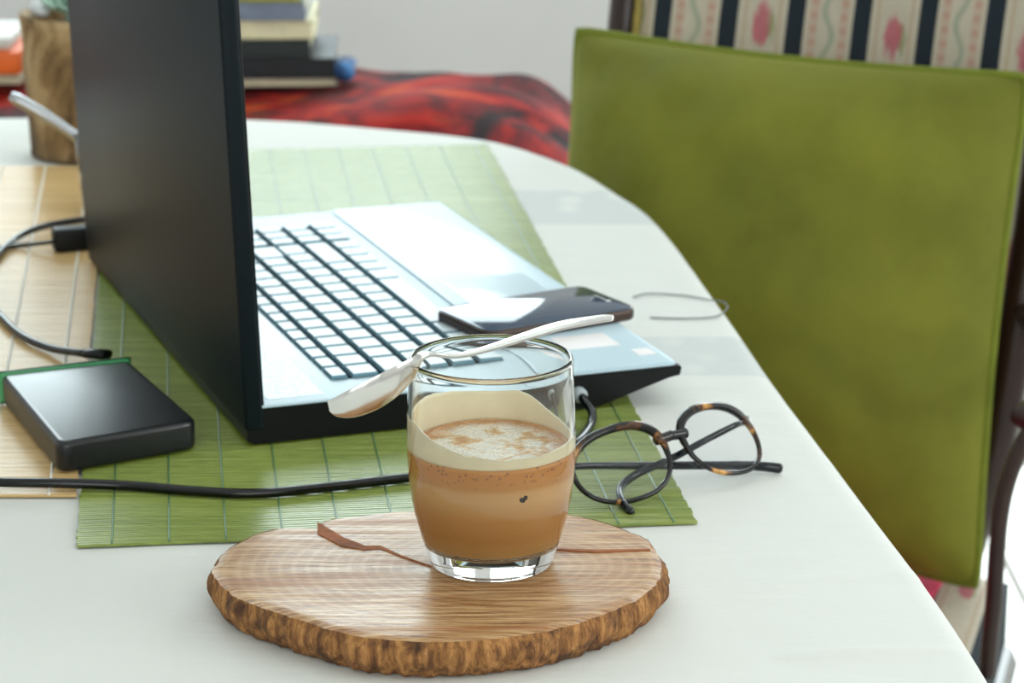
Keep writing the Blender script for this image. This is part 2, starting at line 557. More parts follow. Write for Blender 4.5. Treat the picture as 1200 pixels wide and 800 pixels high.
# planter bark
a = N('planter_bark'); v = a.obj(); n1 = a.noise(a.map(v, (30, 30, 12)), 1.0, 4, 0.6, 0.8)
c = a.ramp(n1, [(0.36, srgb(92, 70, 44)), (0.48, srgb(142, 114, 76)), (0.6, srgb(184, 158, 118))])
a.set(Base_Color=c, Roughness=0.85); a.bump(n1, 0.8, 0.004); M['planter'] = a.m
M['soil'] = plain('soil', srgb(62, 48, 36), 0.95, vary=0.3, scale=90, bump=0.6)
M['succulent'] = plain('succulent', srgb(164, 196, 180), 0.5, vary=0.15, scale=60)
M['succulent_green'] = plain('green_leaf', srgb(84, 128, 62), 0.5, vary=0.2, scale=60)
M['pebble'] = plain('pale_pebble', srgb(216, 220, 222), 0.5)

# ------------------------------------------------------------------ the room
T = 0.75                                                                   # table height
fl = obj('floor', box(XL - .1, XR + .1, YF - .1, YB + .1, -0.08, -0.006), M['grout'], smooth=False); tag(fl, kind='structure')
tile = None
ts = 0.33
k0x, k1x, k0y, k1y = -7, 7, -4, 12
tb = box(-ts / 2 + .003, ts / 2 - .003, -ts / 2 + .003, ts / 2 - .003, -0.006, 0.0, 0.0015, 1)
for i in range(k0x, k1x):
    for j in range(k0y, k1y):
        x, y = (i + 0.5) * ts - 0.02, (j + 0.5) * ts + 0.08
        if x - ts / 2 < XL or x + ts / 2 > XR or y - ts / 2 < YF or y + ts / 2 > YB: continue
        if tile is None:
            tile = obj('tile', tb, M['tile'], fl, smooth=False); o = tile
        else:
            o = tile.copy(); COL.objects.link(o); o.parent = fl
        o.location = (x, y, 0)
tag(obj('ceiling', box(XL - .1, XR + .1, YF - .1, YB + .1, ZC, ZC + .1), M['ceiling'], smooth=False), kind='structure')


def wall(name, ax, pos, thick, lo, hi, holes):
    """wall across x (ax='y' fixed) or y, with rectangular holes (u0,u1,z0,z1)"""
    us = sorted({lo, hi, *[h[0] for h in holes], *[h[1] for h in holes]})
    gs = []
    for u0, u1 in zip(us, us[1:]):
        hs = [h for h in holes if h[0] <= u0 + 1e-6 and h[1] >= u1 - 1e-6]
        segs = [(0.0, ZC)] if not hs else [(0.0, hs[0][2]), (hs[0][3], ZC)]
        for z0, z1 in segs:
            if z1 - z0 < 1e-4: continue
            gs.append(box(u0, u1, pos, pos + thick, z0, z1) if ax == 'y' else box(pos, pos + thick, u0, u1, z0, z1))
    return tag(obj(name, join(*gs), M['wall'], smooth=False), kind='structure')


wall('wall_back', 'y', YB, 0.12, XL, XR, [(-1.36, 0.04, 0.98, 2.22), (0.44, 1.40, 0.0, 2.1)])
wall('wall_front', 'y', YF - 0.12, 0.12, XL, XR, [(-1.0, 1.2, 1.0, 2.3)])
wall('wall_left', 'x', XL - 0.12, 0.12, YF, YB, [])
wall('wall_right', 'x', XR, 0.12, YF, YB, [(0.05, 1.75, 0.95, 2.25)])


def window(name, ax, pos, u0, u1, z0, z1, mull):
    def bx(a0, a1, b0, b1, d0=-0.02, d1=0.06):
        return box(a0, a1, pos + d0, pos + d1, b0, b1) if ax == 'y' else box(pos + d0, pos + d1, a0, a1, b0, b1)
    f = 0.05
    gs = [bx(u0, u0 + f, z0, z1), bx(u1 - f, u1, z0, z1), bx(u0 + f, u1 - f, z0, z0 + f), bx(u0 + f, u1 - f, z1 - f, z1)]
    for m in mull:
        gs.append(bx(m - .02, m + .02, z0 + f, z1 - f))
    o = obj(name, join(*gs), M['white_trim'], smooth=False); tag(o, kind='structure')
    obj('pane', bx(u0 + f, u1 - f, z0 + f, z1 - f, 0.02, 0.024), M['pane'], o, smooth=False)
    return o


window('window_1', 'y', YB + 0.03, -1.36, 0.04, 0.98, 2.22, [-0.66])
d = window('door_1', 'y', YB + 0.03, 0.44, 1.40, 0.0, 2.1, [])
obj('door_handle', box(0.455, 0.475, YB - 0.05, YB + 0.0, 1.0, 1.02), M['steel'], d, smooth=False)
window('window_2', 'y', YF - 0.09, -1.0, 1.2, 1.0, 2.3, [0.1])
window('window_3', 'x', XR + 0.03, 0.05, 1.75, 0.95, 2.25, [0.9])
tag(obj('baseboard_back', join(box(XL, 0.42, YB - .015, YB, 0, .08), box(1.42, XR, YB - .015, YB, 0, .08)), M['white_trim'], smooth=False), kind='structure')

# ------------------------------------------------------------------ table and cloth
OUT = [(.232, .95), (.222, 1.166), (.211, 1.291), (.191, 1.449), (.166, 1.646), (.147, 1.819), (.114, 2.083), (.084, 2.198), (.046, 2.304),
       (-.023, 2.405), (-.133, 2.463), (-.254, 2.499), (-.477, 2.506), (-.8, 2.46), (-1.0, 2.3), (-1.08, 2.0), (-1.1, 1.2), (-1.08, .8),
       (-.95, .62), (-.6, .55), (-.1, .55), (.12, .62), (.21, .76)]
outline = [(p.x, p.y) for p in spline([(x, y, 0) for x, y in OUT], 40, True)]
cen = Vector((-0.44, 1.5))
tt = thing('dining_table', 'long wooden dining table hidden under the white linen cloth', 'table', (cen.x, cen.y, 0))
ins = [(cen.x + (x - cen.x) * .985, cen.y + (y - cen.y) * .99) for x, y in outline]
obj('tabletop', prism(ins, T - 0.032, T - 0.003, 0.006), M['table_wood'], tt, auto=0.6)
for x, y in ((-0.95, 0.8), (0.05, 0.8), (-0.95, 2.2), (-0.28, 2.25)):
    obj('leg', box(x - .03, x + .03, y - .03, y + .03, 0, T - 0.032, 0.004), M['table_wood'], tt, smooth=False)


def ridge(x, y, p, q, amp, wd):
    p, q = Vector(p), Vector(q); d = q - p; t = (Vector((x, y)) - p).dot(d) / d.length_squared
    if t < 0 or t > 1: return 0
    e = (Vector((x, y)) - (p + d * t)).length
    return amp * math.exp(-(e / wd) ** 2) * math.sin(PI * t) ** 0.6


_f1 = (pz(905, 771, T).xy, pz(1128, 760, T).xy); _f2 = (pz(860, 690, T).xy, pz(1090, 668, T).xy)


def cloth_z(x, y):
    z = 0.0006 * noise.noise((x * 6, y * 9, 0)) + 0.0003 * noise.noise((x * 25, y * 40, 3))
    z += ridge(x, y, *_f1, 0.0030, 0.006) + ridge(x, y, *_f2, 0.0012, 0.008)
    return min(z, 0.0035)


on = len(outline); V, F = [], []
rings_ = [0.0] + [(k / 110) ** 0.55 for k in range(1, 111)]
V.append(Vector((cen.x, cen.y, T)))
for s in rings_[1:]:
    for x, y in outline:
        X, Y = cen.x + (x - cen.x) * s, cen.y + (y - cen.y) * s
        e = max(0, (s - 0.985) / 0.015)
        zz = cloth_z(X, Y)
        if s < 0.92 and -0.72 < X < 0.13 and 1.16 < Y < 2.42 and Y < 1.95 - 0 * X: zz = min(zz, 0.0006)
        V.append(Vector((X, Y, T + zz - 0.003 * e * e)))
nr = len(rings_) - 1
for k in range(on): F.append((0, 1 + k, 1 + (k + 1) % on))
for i in range(nr - 1):
    for k in range(on):
        l = (k + 1) % on
        F.append((1 + i * on + k, 1 + (i + 1) * on + k, 1 + (i + 1) * on + l, 1 + i * on + l))
b0 = 1 + (nr - 1) * on
prev = b0
for i in range(1, 13):                                                     # the hanging part
    t = i / 12
    st = len(V)
    for k, (x, y) in enumerate(outline):
        dx, dy = x - cen.x, y - cen.y; L = math.hypot(dx, dy)
        off = 0.004 * min(1, t * 5) + 0.010 * t * math.sin(k * 0.11) - 0.012 * t
        V.append(Vector((x + dx / L * off, y + dy / L * off, T - 0.003 - 0.006 * min(1, t * 6) - 0.16 * t)))
    for k in range(on):
        l = (k + 1) % on
        F.append((prev + k, st + k, st + l, prev + l))
    prev = st
tc = obj('tablecloth', (V, F), M['cloth'], loc=(0, 0, 0))
tag(tc, 'white linen tablecloth with woven bands covering the whole table', 'tablecloth')


def quad_frame(p, u, v):
    p, u, v = Vector(p), Vector(u), Vector(v)
    return lambda q: Vector((p.x + u.x * q.x + v.x * q.y, p.y + u.y * q.x + v.y * q.y, q.z))


def mat_of_slats(name, label, P, U, Vv, z0, th, pitch, nthreads, m1, m2, tpos=None):
    """P near-left corner, U unit along slats (len lu), Vv unit across (len lv)"""
    lu, lv = U.length, Vv.length
    fr = quad_frame(P, U / lu, Vv / lv)
    root = thing(name, label, 'placemat', fr(Vector((lu / 2, lv / 2, z0))))
    gs = []; n = int(lv / pitch)
    rnd = random.Random(7)
    V, F = [], []
    for i in range(n):
        y0 = i * pitch; y1 = y0 + pitch * 0.90; zt = z0 + th * rnd.uniform(.86, 1.0)
        e0, e1 = -rnd.uniform(0, .0012), lu + rnd.uniform(0, .0012)
        c = (y1 - y0) * 0.22
        s = len(V)
        for x in (e0, e1):
            V += [fr(Vector((x, y0, z0))), fr(Vector((x, y0, zt - c))), fr(Vector((x, y0 + c, zt))), fr(Vector((x, y1 - c, zt))), fr(Vector((x, y1, zt - c))), fr(Vector((x, y1, z0)))]
        for k in range(6):
            l = (k + 1) % 6
            F.append((s + k, s + l, s + 6 + l, s + 6 + k))
        F.append(tuple(range(s, s + 6))); F.append(tuple(range(s + 6, s + 12)))
    obj('slats', (V, F), m1, root, smooth=False, kind='stuff')
    for i in range(nthreads):
        x = (tpos[i] if tpos else (i + .6) / nthreads) * lu
        P_ = []
        for k in range(int(n / 2) + 1):
            P_.append(fr(Vector((x, min(k * 2 * pitch, lv), z0 + th - 0.0001 + (0.0002 if k % 2 else 0)))))
        obj('binding_thread', tube(P_, 0.00055 if m2 is M['thread_green'] else .0009, 4, flat=0.6), m2, root)
    return root


gNL, gNR, gFR = Vector((-.228, 1.347, 0)), Vector((.099, 1.384, 0)), Vector((-.023, 2.373, 0))
mat_of_slats('bamboo_table_mat', 'long green bamboo slat mat lying under the laptop', gNL, gNR - gNL, gFR - gNR, T + 0.0012, 0.0016, 0.0033, 11,
             M['bamboo_green'], M['thread_green'])
side = (gFR - gNR).normalized(); tNR = gNL + side * 0.081 - Vector((.0035, 0, 0))
mat_of_slats('bamboo_table_mat', 'tan bamboo slat mat beside the green one, under the planter', tNR + Vector((-.40, -.0, 0)), Vector((.40, .0, 0)), side * 0.86, T + 0.0012, 0.0016, 0.0034, 11,
             M['bamboo_tan'], M['thread_white'])
ZM = T + 0.0031                                                            # top of the mats

# ------------------------------------------------------------------ laptop
LO = Vector((-.150, 1.512)); LA = Vector((.940, .340)).normalized(); LB = Vector((-LA.y, LA.x))
LW, LL = 0.268, 0.462


def lap(q):
    return Vector((LO.x + LA.x * q.x + LB.x * q.y, LO.y + LA.y * q.x + LB.y * q.y, q.z))


def lbox(a0, a1, b0, b1, z0, z1, bev=0.0, seg=2):
    return xform(box(a0, a1, b0, b1, z0, z1, bev, seg), lap)


ZD = 0.7765
lt = thing('laptop', 'open laptop with black lid and white keyboard deck on the green mat', 'laptop', lap(Vector((LW / 2, LL / 2, ZM))))
# wedge-shaped black underside: profile along a, extruded along b
prof = [(-0.004, ZM + .003), (0.0, ZM + .001), (0.215, ZM + .001), (0.262, ZD - .0085), (LW + .001, ZD - .0075), (LW + .002, ZD - .003), (LW + .001, ZD - .0014), (-0.004, ZD - .0014)]
V = [lap(Vector((a_, b_, z_))) for b_ in (0.0, LL) for a_, z_ in prof]; n = len(prof)
F = [tuple(range(n)), tuple(range(n, 2 * n))] + [(k, (k + 1) % n, n + (k + 1) % n, n + k) for k in range(n)]
base = obj('base', (V, F), M['black_plastic'], lt, smooth=False)
for (p0, p1) in ((0.095, 0.108), (0.12, 0.133), (0.15, 0.166)):             # sockets in the side
    obj('port', lbox(p0, p1, -0.0006, 0.001, ZM + .0095, ZM + .0145, 0.0004), M['screen_black'], base)
deck = obj('deck', xform(prism(rrect(0.001, LW, 0.0005, LL - .0005, 0.005), ZD - .0014, ZD, 0.0006), lap), M['deck'], lt, auto=0.5)
obj('palm_rest', xform(prism(rrect(0.181, LW - .001, 0.0015, LL - .0015, 0.004), ZD - .0004, ZD + 0.0012, 0.001), lap), M['deck'], deck, auto=0.5)
obj('speaker_grille', lbox(0.012, 0.046, 0.012, LL - .03, ZD - .0004, ZD + .0002), M['speaker'], deck, smooth=False)
obj('hinge_notch', lbox(-0.002, 0.022, 0.046, 0.053, ZD - .0004, ZD + .0003), M['screen_black'], deck, smooth=False)
obj('touchpad', xform(prism(rrect(0.192, 0.252, 0.12, 0.235, 0.004), ZD + .0008, ZD + .0014, 0.0002), lap), M['deck'], deck, auto=0.5)
for (a0, a1, b0_, b1_) in ((0.212, 0.248, 0.046, 0.075), (0.250, 0.262, 0.020, 0.034)):
    obj('pale_patch', lbox(a0, a1, b0_, b1_, ZD + .0008, ZD + .00135), M['pale_patch'], deck, smooth=False)  # thin pale rectangles on the palm rest
kb = obj('keyboard', lbox(0.0595, 0.1685, 0.0365, 0.419, ZD - .0004, ZD + .0003), M['key_well'], lt, smooth=False)
rowa = [(0.0575, 0.0685), (0.0710, 0.0880), (0.0910, 0.1080), (0.1110, 0.1280), (0.1310, 0.1480), (0.1510, 0.1685)]


def key(a0, a1, b0_, b1_):
    bm_ = box(a0, a1, b0_, b1_, ZD + .0001, ZD + .0025)
    s_ = 0.0011
    V_ = []
    for q in bm_[0]:
        if q.z > ZD + .001:
            V_.append(lap(Vector((a0 + s_ if abs(q.x - a0) < 1e-6 else a1 - s_, b0_ + s_ if abs(q.y - b0_) < 1e-6 else b1_ - s_, q.z))))
        else:
            V_.append(lap(q))
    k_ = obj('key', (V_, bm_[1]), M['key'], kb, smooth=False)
    k_.data.materials.append(M['key_side_shade'])
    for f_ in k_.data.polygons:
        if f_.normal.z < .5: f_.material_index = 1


P0, PU, G = 0.036, 0.0217, 0.0022
lay = {0: [1] * 15, 1: [1] * 13 + [2], 2: [1.5] + [1] * 12 + [1.5], 3: [1.75] + [1] * 12 + [1.25], 4: [1.25] + [1] * 11 + [2.75], 5: [1.2, 1, 1, 1.2, 5.4, 1.2, 1, 1, 1, 1]}
for r_, (a0, a1) in enumerate(rowa):
    b_ = P0
    for wd in lay[r_]:
        if r_ in (2,) and b_ > P0 + 13 * PU:                               # the tall enter key
            key(a0, rowa[3][1] if False else a1 + .002, b_ + G / 2, b_ + wd * PU - G / 2)
        else:
            key(a0, a1, b_ + G / 2, b_ + wd * PU - G / 2)
        b_ += wd * PU
    for k in range(3):
        key(a0, a1, 0.3655 + k * .0183 + G / 2, 0.3655 + (k + 1) * .0183 - G / 2)
# lid, leaning back a hair from upright
LID_H, LEAN = 0.275, R(2.0)


def lidp(q):                                                               # q.x thickness (0 outer .. .011), q.y along hinge, q.z up
    a_ = -0.004 + q.x - math.sin(LEAN) * q.z; z_ = ZM + 0.009 + math.cos(LEAN) * q.z + math.sin(LEAN) * q.x
    return lap(Vector((a_, q.y, z_)))


lid = obj('lid', xform(box(-0.001, 0.010, -0.001, LL + .001, 0.0, LID_H, 0.0022, 3), lidp), M['lid'], lt, auto=0.7)
obj('bezel', xform(box(0.010, 0.0115, 0.002, LL - .002, 0.014, LID_H - .003, 0.0006), lidp), M['black_plastic'], lid)
obj('screen', xform(box(0.0113, 0.0117, 0.016, LL - .016, 0.032, LID_H - .016), lidp), M['screen_black'], lid, smooth=False)
for b0_, b1_ in ((0.03, 0.075), (LL - .075, LL - .03)):
    obj('hinge', tube([lap(Vector((0.006, b_, ZD + 0.001))) for b_ in (b0_, b1_)], 0.0045, 12), M['black_plastic'], lt)

# ------------------------------------------------------------------ phone on the palm rest
PN, PR_ = Vector((-.0155, 1.6375)), Vector((.082, 1.697))
pd = (PR_ - PN).normalized(); pw = Vector((-pd.y, pd.x)); PL, PWd = (PR_ - PN).length, 0.068


def pho(q): return Vector((PN.x + pd.x * q.x + pw.x * q.y, PN.y + pd.y * q.x + pw.y * q.y, q.z))


ZP = ZD + 0.0015
ph = thing('smartphone', 'dark smartphone with brown metal edge lying on the laptop palm rest', 'phone', pho(Vector((PL / 2, PWd / 2, ZP))))
M['phone_edge'] = plain('bronze_edge', srgb(74, 60, 54), 0.3, 0.5, vary=0.1)
body = obj('phone_body', xform(prism(rrect(0, PL, 0, PWd, 0.009, 8), ZP, ZP + .0078, 0.0022, 4), pho), M['phone_edge'], ph, auto=0.6)
obj('phone_screen', xform(prism(rrect(0.0016, PL - .0016, 0.0016, PWd - .0016, 0.008, 8), ZP + .0070, ZP + .0083, 0.0004), pho), plain('phone_glass', srgb(44, 66, 90), 0.06, vary=0.02), ph, auto=0.5)
obj('camera_lens', lathe([(0, 0.0084), (0.002, 0.0084), (0.002, 0.008)], pho(Vector((PL - .008, PWd * .35, ZP))), 12), M['steel'], ph)
obj('earpiece', xform(box(PL - .009, PL - .0075, PWd * .42, PWd * .6, ZP + .008, ZP + .0085), pho), M['steel'], ph, smooth=False)
obj('side_button', xform(box(0.035, 0.055, -0.0005, 0.001, ZP + .0028, ZP + .0052, .0004), pho), M['steel'], ph)

# ------------------------------------------------------------------ oak slice
LZ0, LZ1 = T + 0.0008, T + 0.0208
pix = [(250, 672), (255, 655), (272, 638), (305, 622), (340, 616), (372, 618), (381, 609), (420, 603), (480, 597), (560, 595), (640, 598), (690, 605), (735, 619), (757, 629), (768, 642), (775, 657),
       (773, 675), (756, 693), (735, 706), (695, 722), (640, 737), (570, 747), (500, 750), (440, 746), (390, 736), (345, 722), (300, 707), (268, 692)]
pts = [pz(x, y, LZ1) for x, y in pix]
dense = spline(pts, 10, True)
lc = Vector((sum(p.x for p in dense) / len(dense), sum(p.y for p in dense) / len(dense), LZ0))
nd = len(dense)
ed = []
for k, p in enumerate(dense):
    d_ = (p - lc); d_.z = 0; L = d_.length
    ed.append((p, d_ / L, L))
lg = thing('wood_slice', 'round oak log slice with bark rim used as a coaster', 'coaster', lc)
# the split: tapering wedge from the far-left rim to the heart
ck = [pz(x, y, LZ1).xy for x, y in ((372, 612), (402, 630), (428, 640), (446, 640), (470, 651), (506, 664))]
ck2 = [pz(x, y, LZ1).xy for x, y in ((372, 626), (400, 640), (426, 645), (446, 644), (470, 653), (506, 664))]


def rimz(k): return 0.0006 * noise.noise((k * .35, 0, 0))


V, F = [], []
NR = 26
for i in range(NR + 1):
    s = (i / NR) ** 0.8
    for k, (p, d_, L) in enumerate(ed):
        jag = 0.0010 * noise.noise((p.x * 300, p.y * 300, 1)) * (s ** 6) + (0.0012 * noise.noise((p.x * 90, p.y * 90, 5)) * s ** 6)
        q = lc + d_ * (L * s + jag)
        V.append(Vector((q.x, q.y, LZ1 + 0.0005 * noise.noise((q.x * 30, q.y * 60, 0)) - 0.0012 * max(0, (s - .96) / .04) ** 2)))
for i in range(NR):
    for k in range(nd):
        l = (k + 1) % nd
        F.append((i * nd + k, i * nd + l, (i + 1) * nd + l, (i + 1) * nd + k))
obj('sawn_face', (V, F), M['oak'], lg, auto=0.9)
V, F = [], []
NB = 9
for i in range(NB + 1):
    t = i / NB; z = LZ1 - 0.0010 - t * (LZ1 - 0.0012 - LZ0)
    for k, (p, d_, L) in enumerate(ed):
        bulge = 0.0030 * math.sin(PI * min(1, t * 1.0)) - 0.004 * t * t
        rgh = 0.0026 * noise.noise((p.x * 190, p.y * 190, z * 40)) + 0.0015 * noise.noise((p.x * 420, p.y * 420, z * 120))
        edge_ = min(1, t * 6)
        jag = 0.0010 * noise.noise((p.x * 300, p.y * 300, 1)) + 0.0012 * noise.noise((p.x * 90, p.y * 90, 5))
        q = lc + d_ * (L + jag + (bulge + rgh) * edge_)
        V.append(Vector((q.x, q.y, z)))
for i in range(NB):
    for k in range(nd):
        l = (k + 1) % nd
        F.append((i * nd + k, i * nd + l, (i + 1) * nd + l, (i + 1) * nd + k))
F.append(tuple(NB * nd + k for k in range(nd)))
obj('bark', (V, F), M['bark'], lg)


def wedge(A, B, z0, z1):
    V, n_ = [], len(A)
    for (p, q) in zip(A, B):
        V += [Vector((p.x, p.y, z1)), Vector((q.x, q.y, z1)), Vector((q.x, q.y, z0)), Vector((p.x, p.y, z0))]
    F = []
    for i in range(n_ - 1):
        for k in range(4):
            l = (k + 1) % 4
            F.append((i * 4 + k, i * 4 + l, i * 4 + 4 + l, i * 4 + 4 + k))
    F += [(0, 1, 2, 3), tuple((n_ - 1) * 4 + k for k in range(4))]
    return V, F


obj('split', wedge(ck, ck2, LZ1 - .004, LZ1 + .0005), M['crack'], lg, smooth=False, label='open brown split running in from the rim')
c3 = [pz(x, y, LZ1).xy for x, y in ((640, 643), (700, 645), (762, 644))]; c4 = [pz(x, y, LZ1).xy for x, y in ((640, 644), (700, 648), (762, 645.5))]
obj('split', wedge(c3, c4, LZ1 - .004, LZ1 + .0006), M['crack'], lg, smooth=False)

# ------------------------------------------------------------------ tumbler, coffee, spoon
GC = Vector((-0.0102, 1.274, LZ1 + 0.0006))
outer = [(0.0, 0.0012), (0.022, 0.0010), (0.0285, 0.0), (0.0302, 0.0008), (0.0312, 0.0035), (0.0340, 0.0120), (0.0372, 0.0230), (0.0396, 0.0350), (0.0410, 0.0480), (0.0414, 0.0580),
         (0.0413, 0.0720), (0.0408, 0.0880), (0.0402, 0.1000), (0.0401, 0.1035), (0.0398, 0.1052), (0.0390, 0.1060), (0.0382, 0.1052), (0.0380, 0.1035)]
inner = [(0.0384, 0.0980), (0.0388, 0.0880), (0.0393, 0.0720), (0.0394, 0.0580), (0.0389, 0.0480), (0.0376, 0.0350), (0.0352, 0.0230), (0.0322, 0.0140), (0.0290, 0.0110), (0.022, 0.0102), (0.0, 0.0100)]


def smooth_prof(p, n=4):
    q = spline([(r, z, 0) for r, z in p], n); return [(max(0, v.x), v.y) for v in q]


gl = thing('drinking_glass', 'clear tumbler of milky coffee standing on the oak slice', 'glass', GC)
obj('glass_body', lathe(smooth_prof(outer + inner, 3), GC, 96), M['glass'], gl)
CS = 0.0615                                                                # height of the coffee surface above the foot


def rin(z):
    z_ = sorted([(b, a_) for a_, b in inner])
    for (za, ra), (zb, rb) in zip(z_, z_[1:]):
        if za <= z <= zb: return ra + (rb - ra) * (z - za) / max(1e-9, zb - za)
    return 0.039


cf = thing('coffee', 'layered milky coffee with a foamy top filling the tumbler', 'coffee', GC)
EPS = 0.00025
cp = [(0.0, 0.0100 - EPS), (0.022, 0.0102 - EPS), (0.0290 + EPS, 0.0110 - EPS), (0.0322 + EPS, 0.0140)]
for k in range(1, 15):
    z = 0.0140 + (CS - 0.0140) * k / 14
    cp.append((rin(z) + EPS, z))
cp += [(0.0374, CS + .0001), (0.036, CS - 0.0005), (0.0, CS - 0.0007)]
obj('brew', lathe(cp, GC, 96), M['coffee'], cf)
V, F = [], []
for i in range(25):
    r_ = 0.0372 * i / 24
    for k in range(96):
        a_ = 2 * PI * k / 96
        V.append(GC + Vector((r_ * math.cos(a_), r_ * math.sin(a_), CS - 0.0003 + 0.0005 * (r_ / .037) ** 4 + 0.0005 * noise.noise((r_ * math.cos(a_) * 120, r_ * math.sin(a_) * 120, 0)))))
for i in range(24):
    for k in range(96):
        l = (k + 1) % 96; F.append((i * 96 + k, i * 96 + l, i * 96 + 96 + l, i * 96 + 96 + k))
obj('foam', (V, F), M['froth'], cf)


def film_h(a_):                                                            # a_ = 0 is +x, -pi/2 faces the camera
    d = math.degrees(a_) % 360
    pts_ = [(0, 0.006), (25, 0.006), (45, 0.009), (70, 0.0175), (90, 0.0165), (120, 0.017), (150, 0.0175), (180, 0.0165), (205, 0.0155), (225, 0.0105), (250, 0.0062), (275, 0.0042), (310, 0.0042), (335, 0.0055), (360, 0.006)]
    for (p, q), (p2, q2) in zip(pts_, pts_[1:]):
        if p <= d <= p2: return q + (q2 - q) * (d - p) / (p2 - p) + 0.0006 * noise.noise((d * .12, 0, 0))
    return 0.005


V, F = [], []
for i in range(9):
    for k in range(97):
        a_ = 2 * PI * k / 96; z = CS - 0.001 + (film_h(a_ % (2 * PI)) + .001) * i / 8
        for e in (EPS + .00015, -0.0005):
            V.append(GC + Vector(((rin(z) + e) * math.cos(a_), (rin(z) + e) * math.sin(a_), z)))
id_ = lambda i, k, e: (i * 97 + k) * 2 + e
for i in range(8):
    for k in range(96):
        for e in (0, 1): F.append((id_(i, k, e), id_(i, k + 1, e), id_(i + 1, k + 1, e), id_(i + 1, k, e)))
for k in range(96):
    F.append((id_(8, k, 0), id_(8, k + 1, 0), id_(8, k + 1, 1), id_(8, k, 1))); F.append((id_(0, k, 0), id_(0, k, 1), id_(0, k + 1, 1), id_(0, k + 1, 0)))
obj('milk_film', (V, F), M['film'], cf, label='cream coloured milk film left on the glass wall')
sk = []
sa = math.radians(-67)
for k in range(3):
    zz = 0.0445 + (0, .0012, .0004)[k]; aa = sa + (0, .03, -.02)[k]
    pc = GC + Vector(((rin(zz) + .0003) * math.cos(aa), (rin(zz) + .0003) * math.sin(aa), zz))
    sk.append(xform(lathe([(0, -.0013), (.0009, -.0009), (.0013, 0), (.0009, .0009), (0, .0013)], (0, 0, 0), 8), lambda q, pc=pc: pc + Vector((q.x, q.y * .45, q.z * (1.1 - .1)))))
obj('coffee_grain', join(*sk), plain('coffee_grain', srgb(34, 18, 12), 0.6), cf, label='dark coffee ground stuck behind the glass')

# spoon lying across the rim
Pb, Pn, Pm, Pe = pz(384, 470, 0.8670), pz(490, 430, 0.8805), pz(650, 402, 0.8800), pz(718, 386, 0.8835)
sd = (Pe - Pb); sd.z = 0; SL = sd.length; sd.normalize(); sv = Vector((-sd.y, sd.x, 0))
cen_ = [(0.0, 0.0120), (0.010, 0.0050), (0.024, 0.0030), (0.038, 0.0075), (0.047, 0.0130), (0.054, 0.0133), (0.066, 0.0108), (0.082, 0.0120), (0.105, 0.0160), (0.125, 0.0190), (SL, 0.0200)]
# (distance along, height of centre line above z of the tip)


def lerp_tab(tab, x):
    for (p, q), (p2, q2) in zip(tab, tab[1:]):
        if p <= x <= p2:
            t = (x - p) / (p2 - p); t = t * t * (3 - 2 * t) if False else t
            return q + (q2 - q) * t
    return tab[-1][1]


ctr = spline([(x, 0, z) for x, z in cen_], 8)
wtab = [(0, 0.0), (0.002, 0.0066), (0.006, 0.0110), (0.013, 0.0146), (0.022, 0.0158), (0.031, 0.0150), (0.039, 0.0118), (0.046, 0.0062), (0.053, 0.0028), (0.064, 0.0025), (0.090, 0.0036), (0.115, 0.0050), (0.132, 0.0056), (SL - .002, 0.0048), (SL, 0.001)]
ztip = Pb.z - 0.0120
V, F = [], []
NC = 16
roll = R(-27)
NS = 90
for i in range(NS + 1):
    x = SL * i / NS
    w_ = lerp_tab(wtab, x)
    rim_z = lerp_tab([(p.x, p.z) for p in ctr], x)
    inb = max(0.0, 1 - ((x - 0.023) / 0.024) ** 2)                          # bowl depth
    rimline = 0.0120 + 0.002 * (x / .047) if x < .047 else rim_z
    bl_ = 1 if x < 0.040 else max(0, 1 - (x - .040) / .012)
    zc = rimline * bl_ + rim_z * (1 - bl_)
    depth = 0.0140 * math.sqrt(inb) if inb > 0 else 0
    thick = 0.0009 if x < 0.047 else 0.0012
    for side_ in (1, -1):
        for k in range(NC + 1):
            s_ = -1 + 2 * k / NC
            if side_ < 0: s_ = -s_
            y = w_ * s_
            z = -depth * (1 - abs(s_) ** 2.2) + (thick / 2 * side_)
            z += 0.0005 * (1 - s_ * s_) * side_ * (1 if x > .05 else 0)
            rl = roll * bl_
            pitch_ = 0.0
            yy = y * math.cos(rl) - z * math.sin(rl); zz = y * math.sin(rl) + z * math.cos(rl)
            drop = -0.0155 * max(0, (0.050 - x) / .050) ** 1.0
            V.append(Vector((Pb.x, Pb.y, 0)) + sd * x + sv * yy + Vector((0, 0, ztip + zc + zz + drop + 0.0150)))
row = 2 * (NC + 1)
for i in range(NS):
    for k in range(row):
        l = (k + 1) % row
        F.append((i * row + k, i * row + l, (i + 1) * row + l, (i + 1) * row + k))
F.append(tuple(range(row))); F.append(tuple(NS * row + k for k in range(row)))
spn = obj('teaspoon', (V, F), M['silver'], loc=GC + Vector((0, 0, 0.106)), auto=1.2)
tag(spn, 'silver teaspoon laid across the rim of the coffee tumbler', 'spoon')

# ------------------------------------------------------------------ folded spectacles
L1 = pz(734, 541, T + 0.0245); L2 = pz(851, 512, T + 0.0245)
ge = (L2 - L1); ge.z = 0; GL = ge.length; ge.normalize(); gn = Vector((-ge.y, ge.x, 0))
TAU = R(42)
gu = gn * math.sin(TAU) + Vector((0, 0, math.cos(TAU)))                     # up in the frame
gw = ge.cross(gu)                                                           # towards the viewer
gm = (L1 + L2) / 2
sg = thing('eyeglasses', 'tortoiseshell eyeglasses with folded black temples on the mat edge', 'eyeglasses', Vector((gm.x, gm.y, T + .003)))


def fpt(x, y, d=0.0):
    """frame coordinates: x across from the bridge, y up, d towards the viewer; the front curves back at the ends"""
    return gm + ge * x + gu * y + gw * (d - 3.0 * max(0, abs(x) - .006) ** 2)


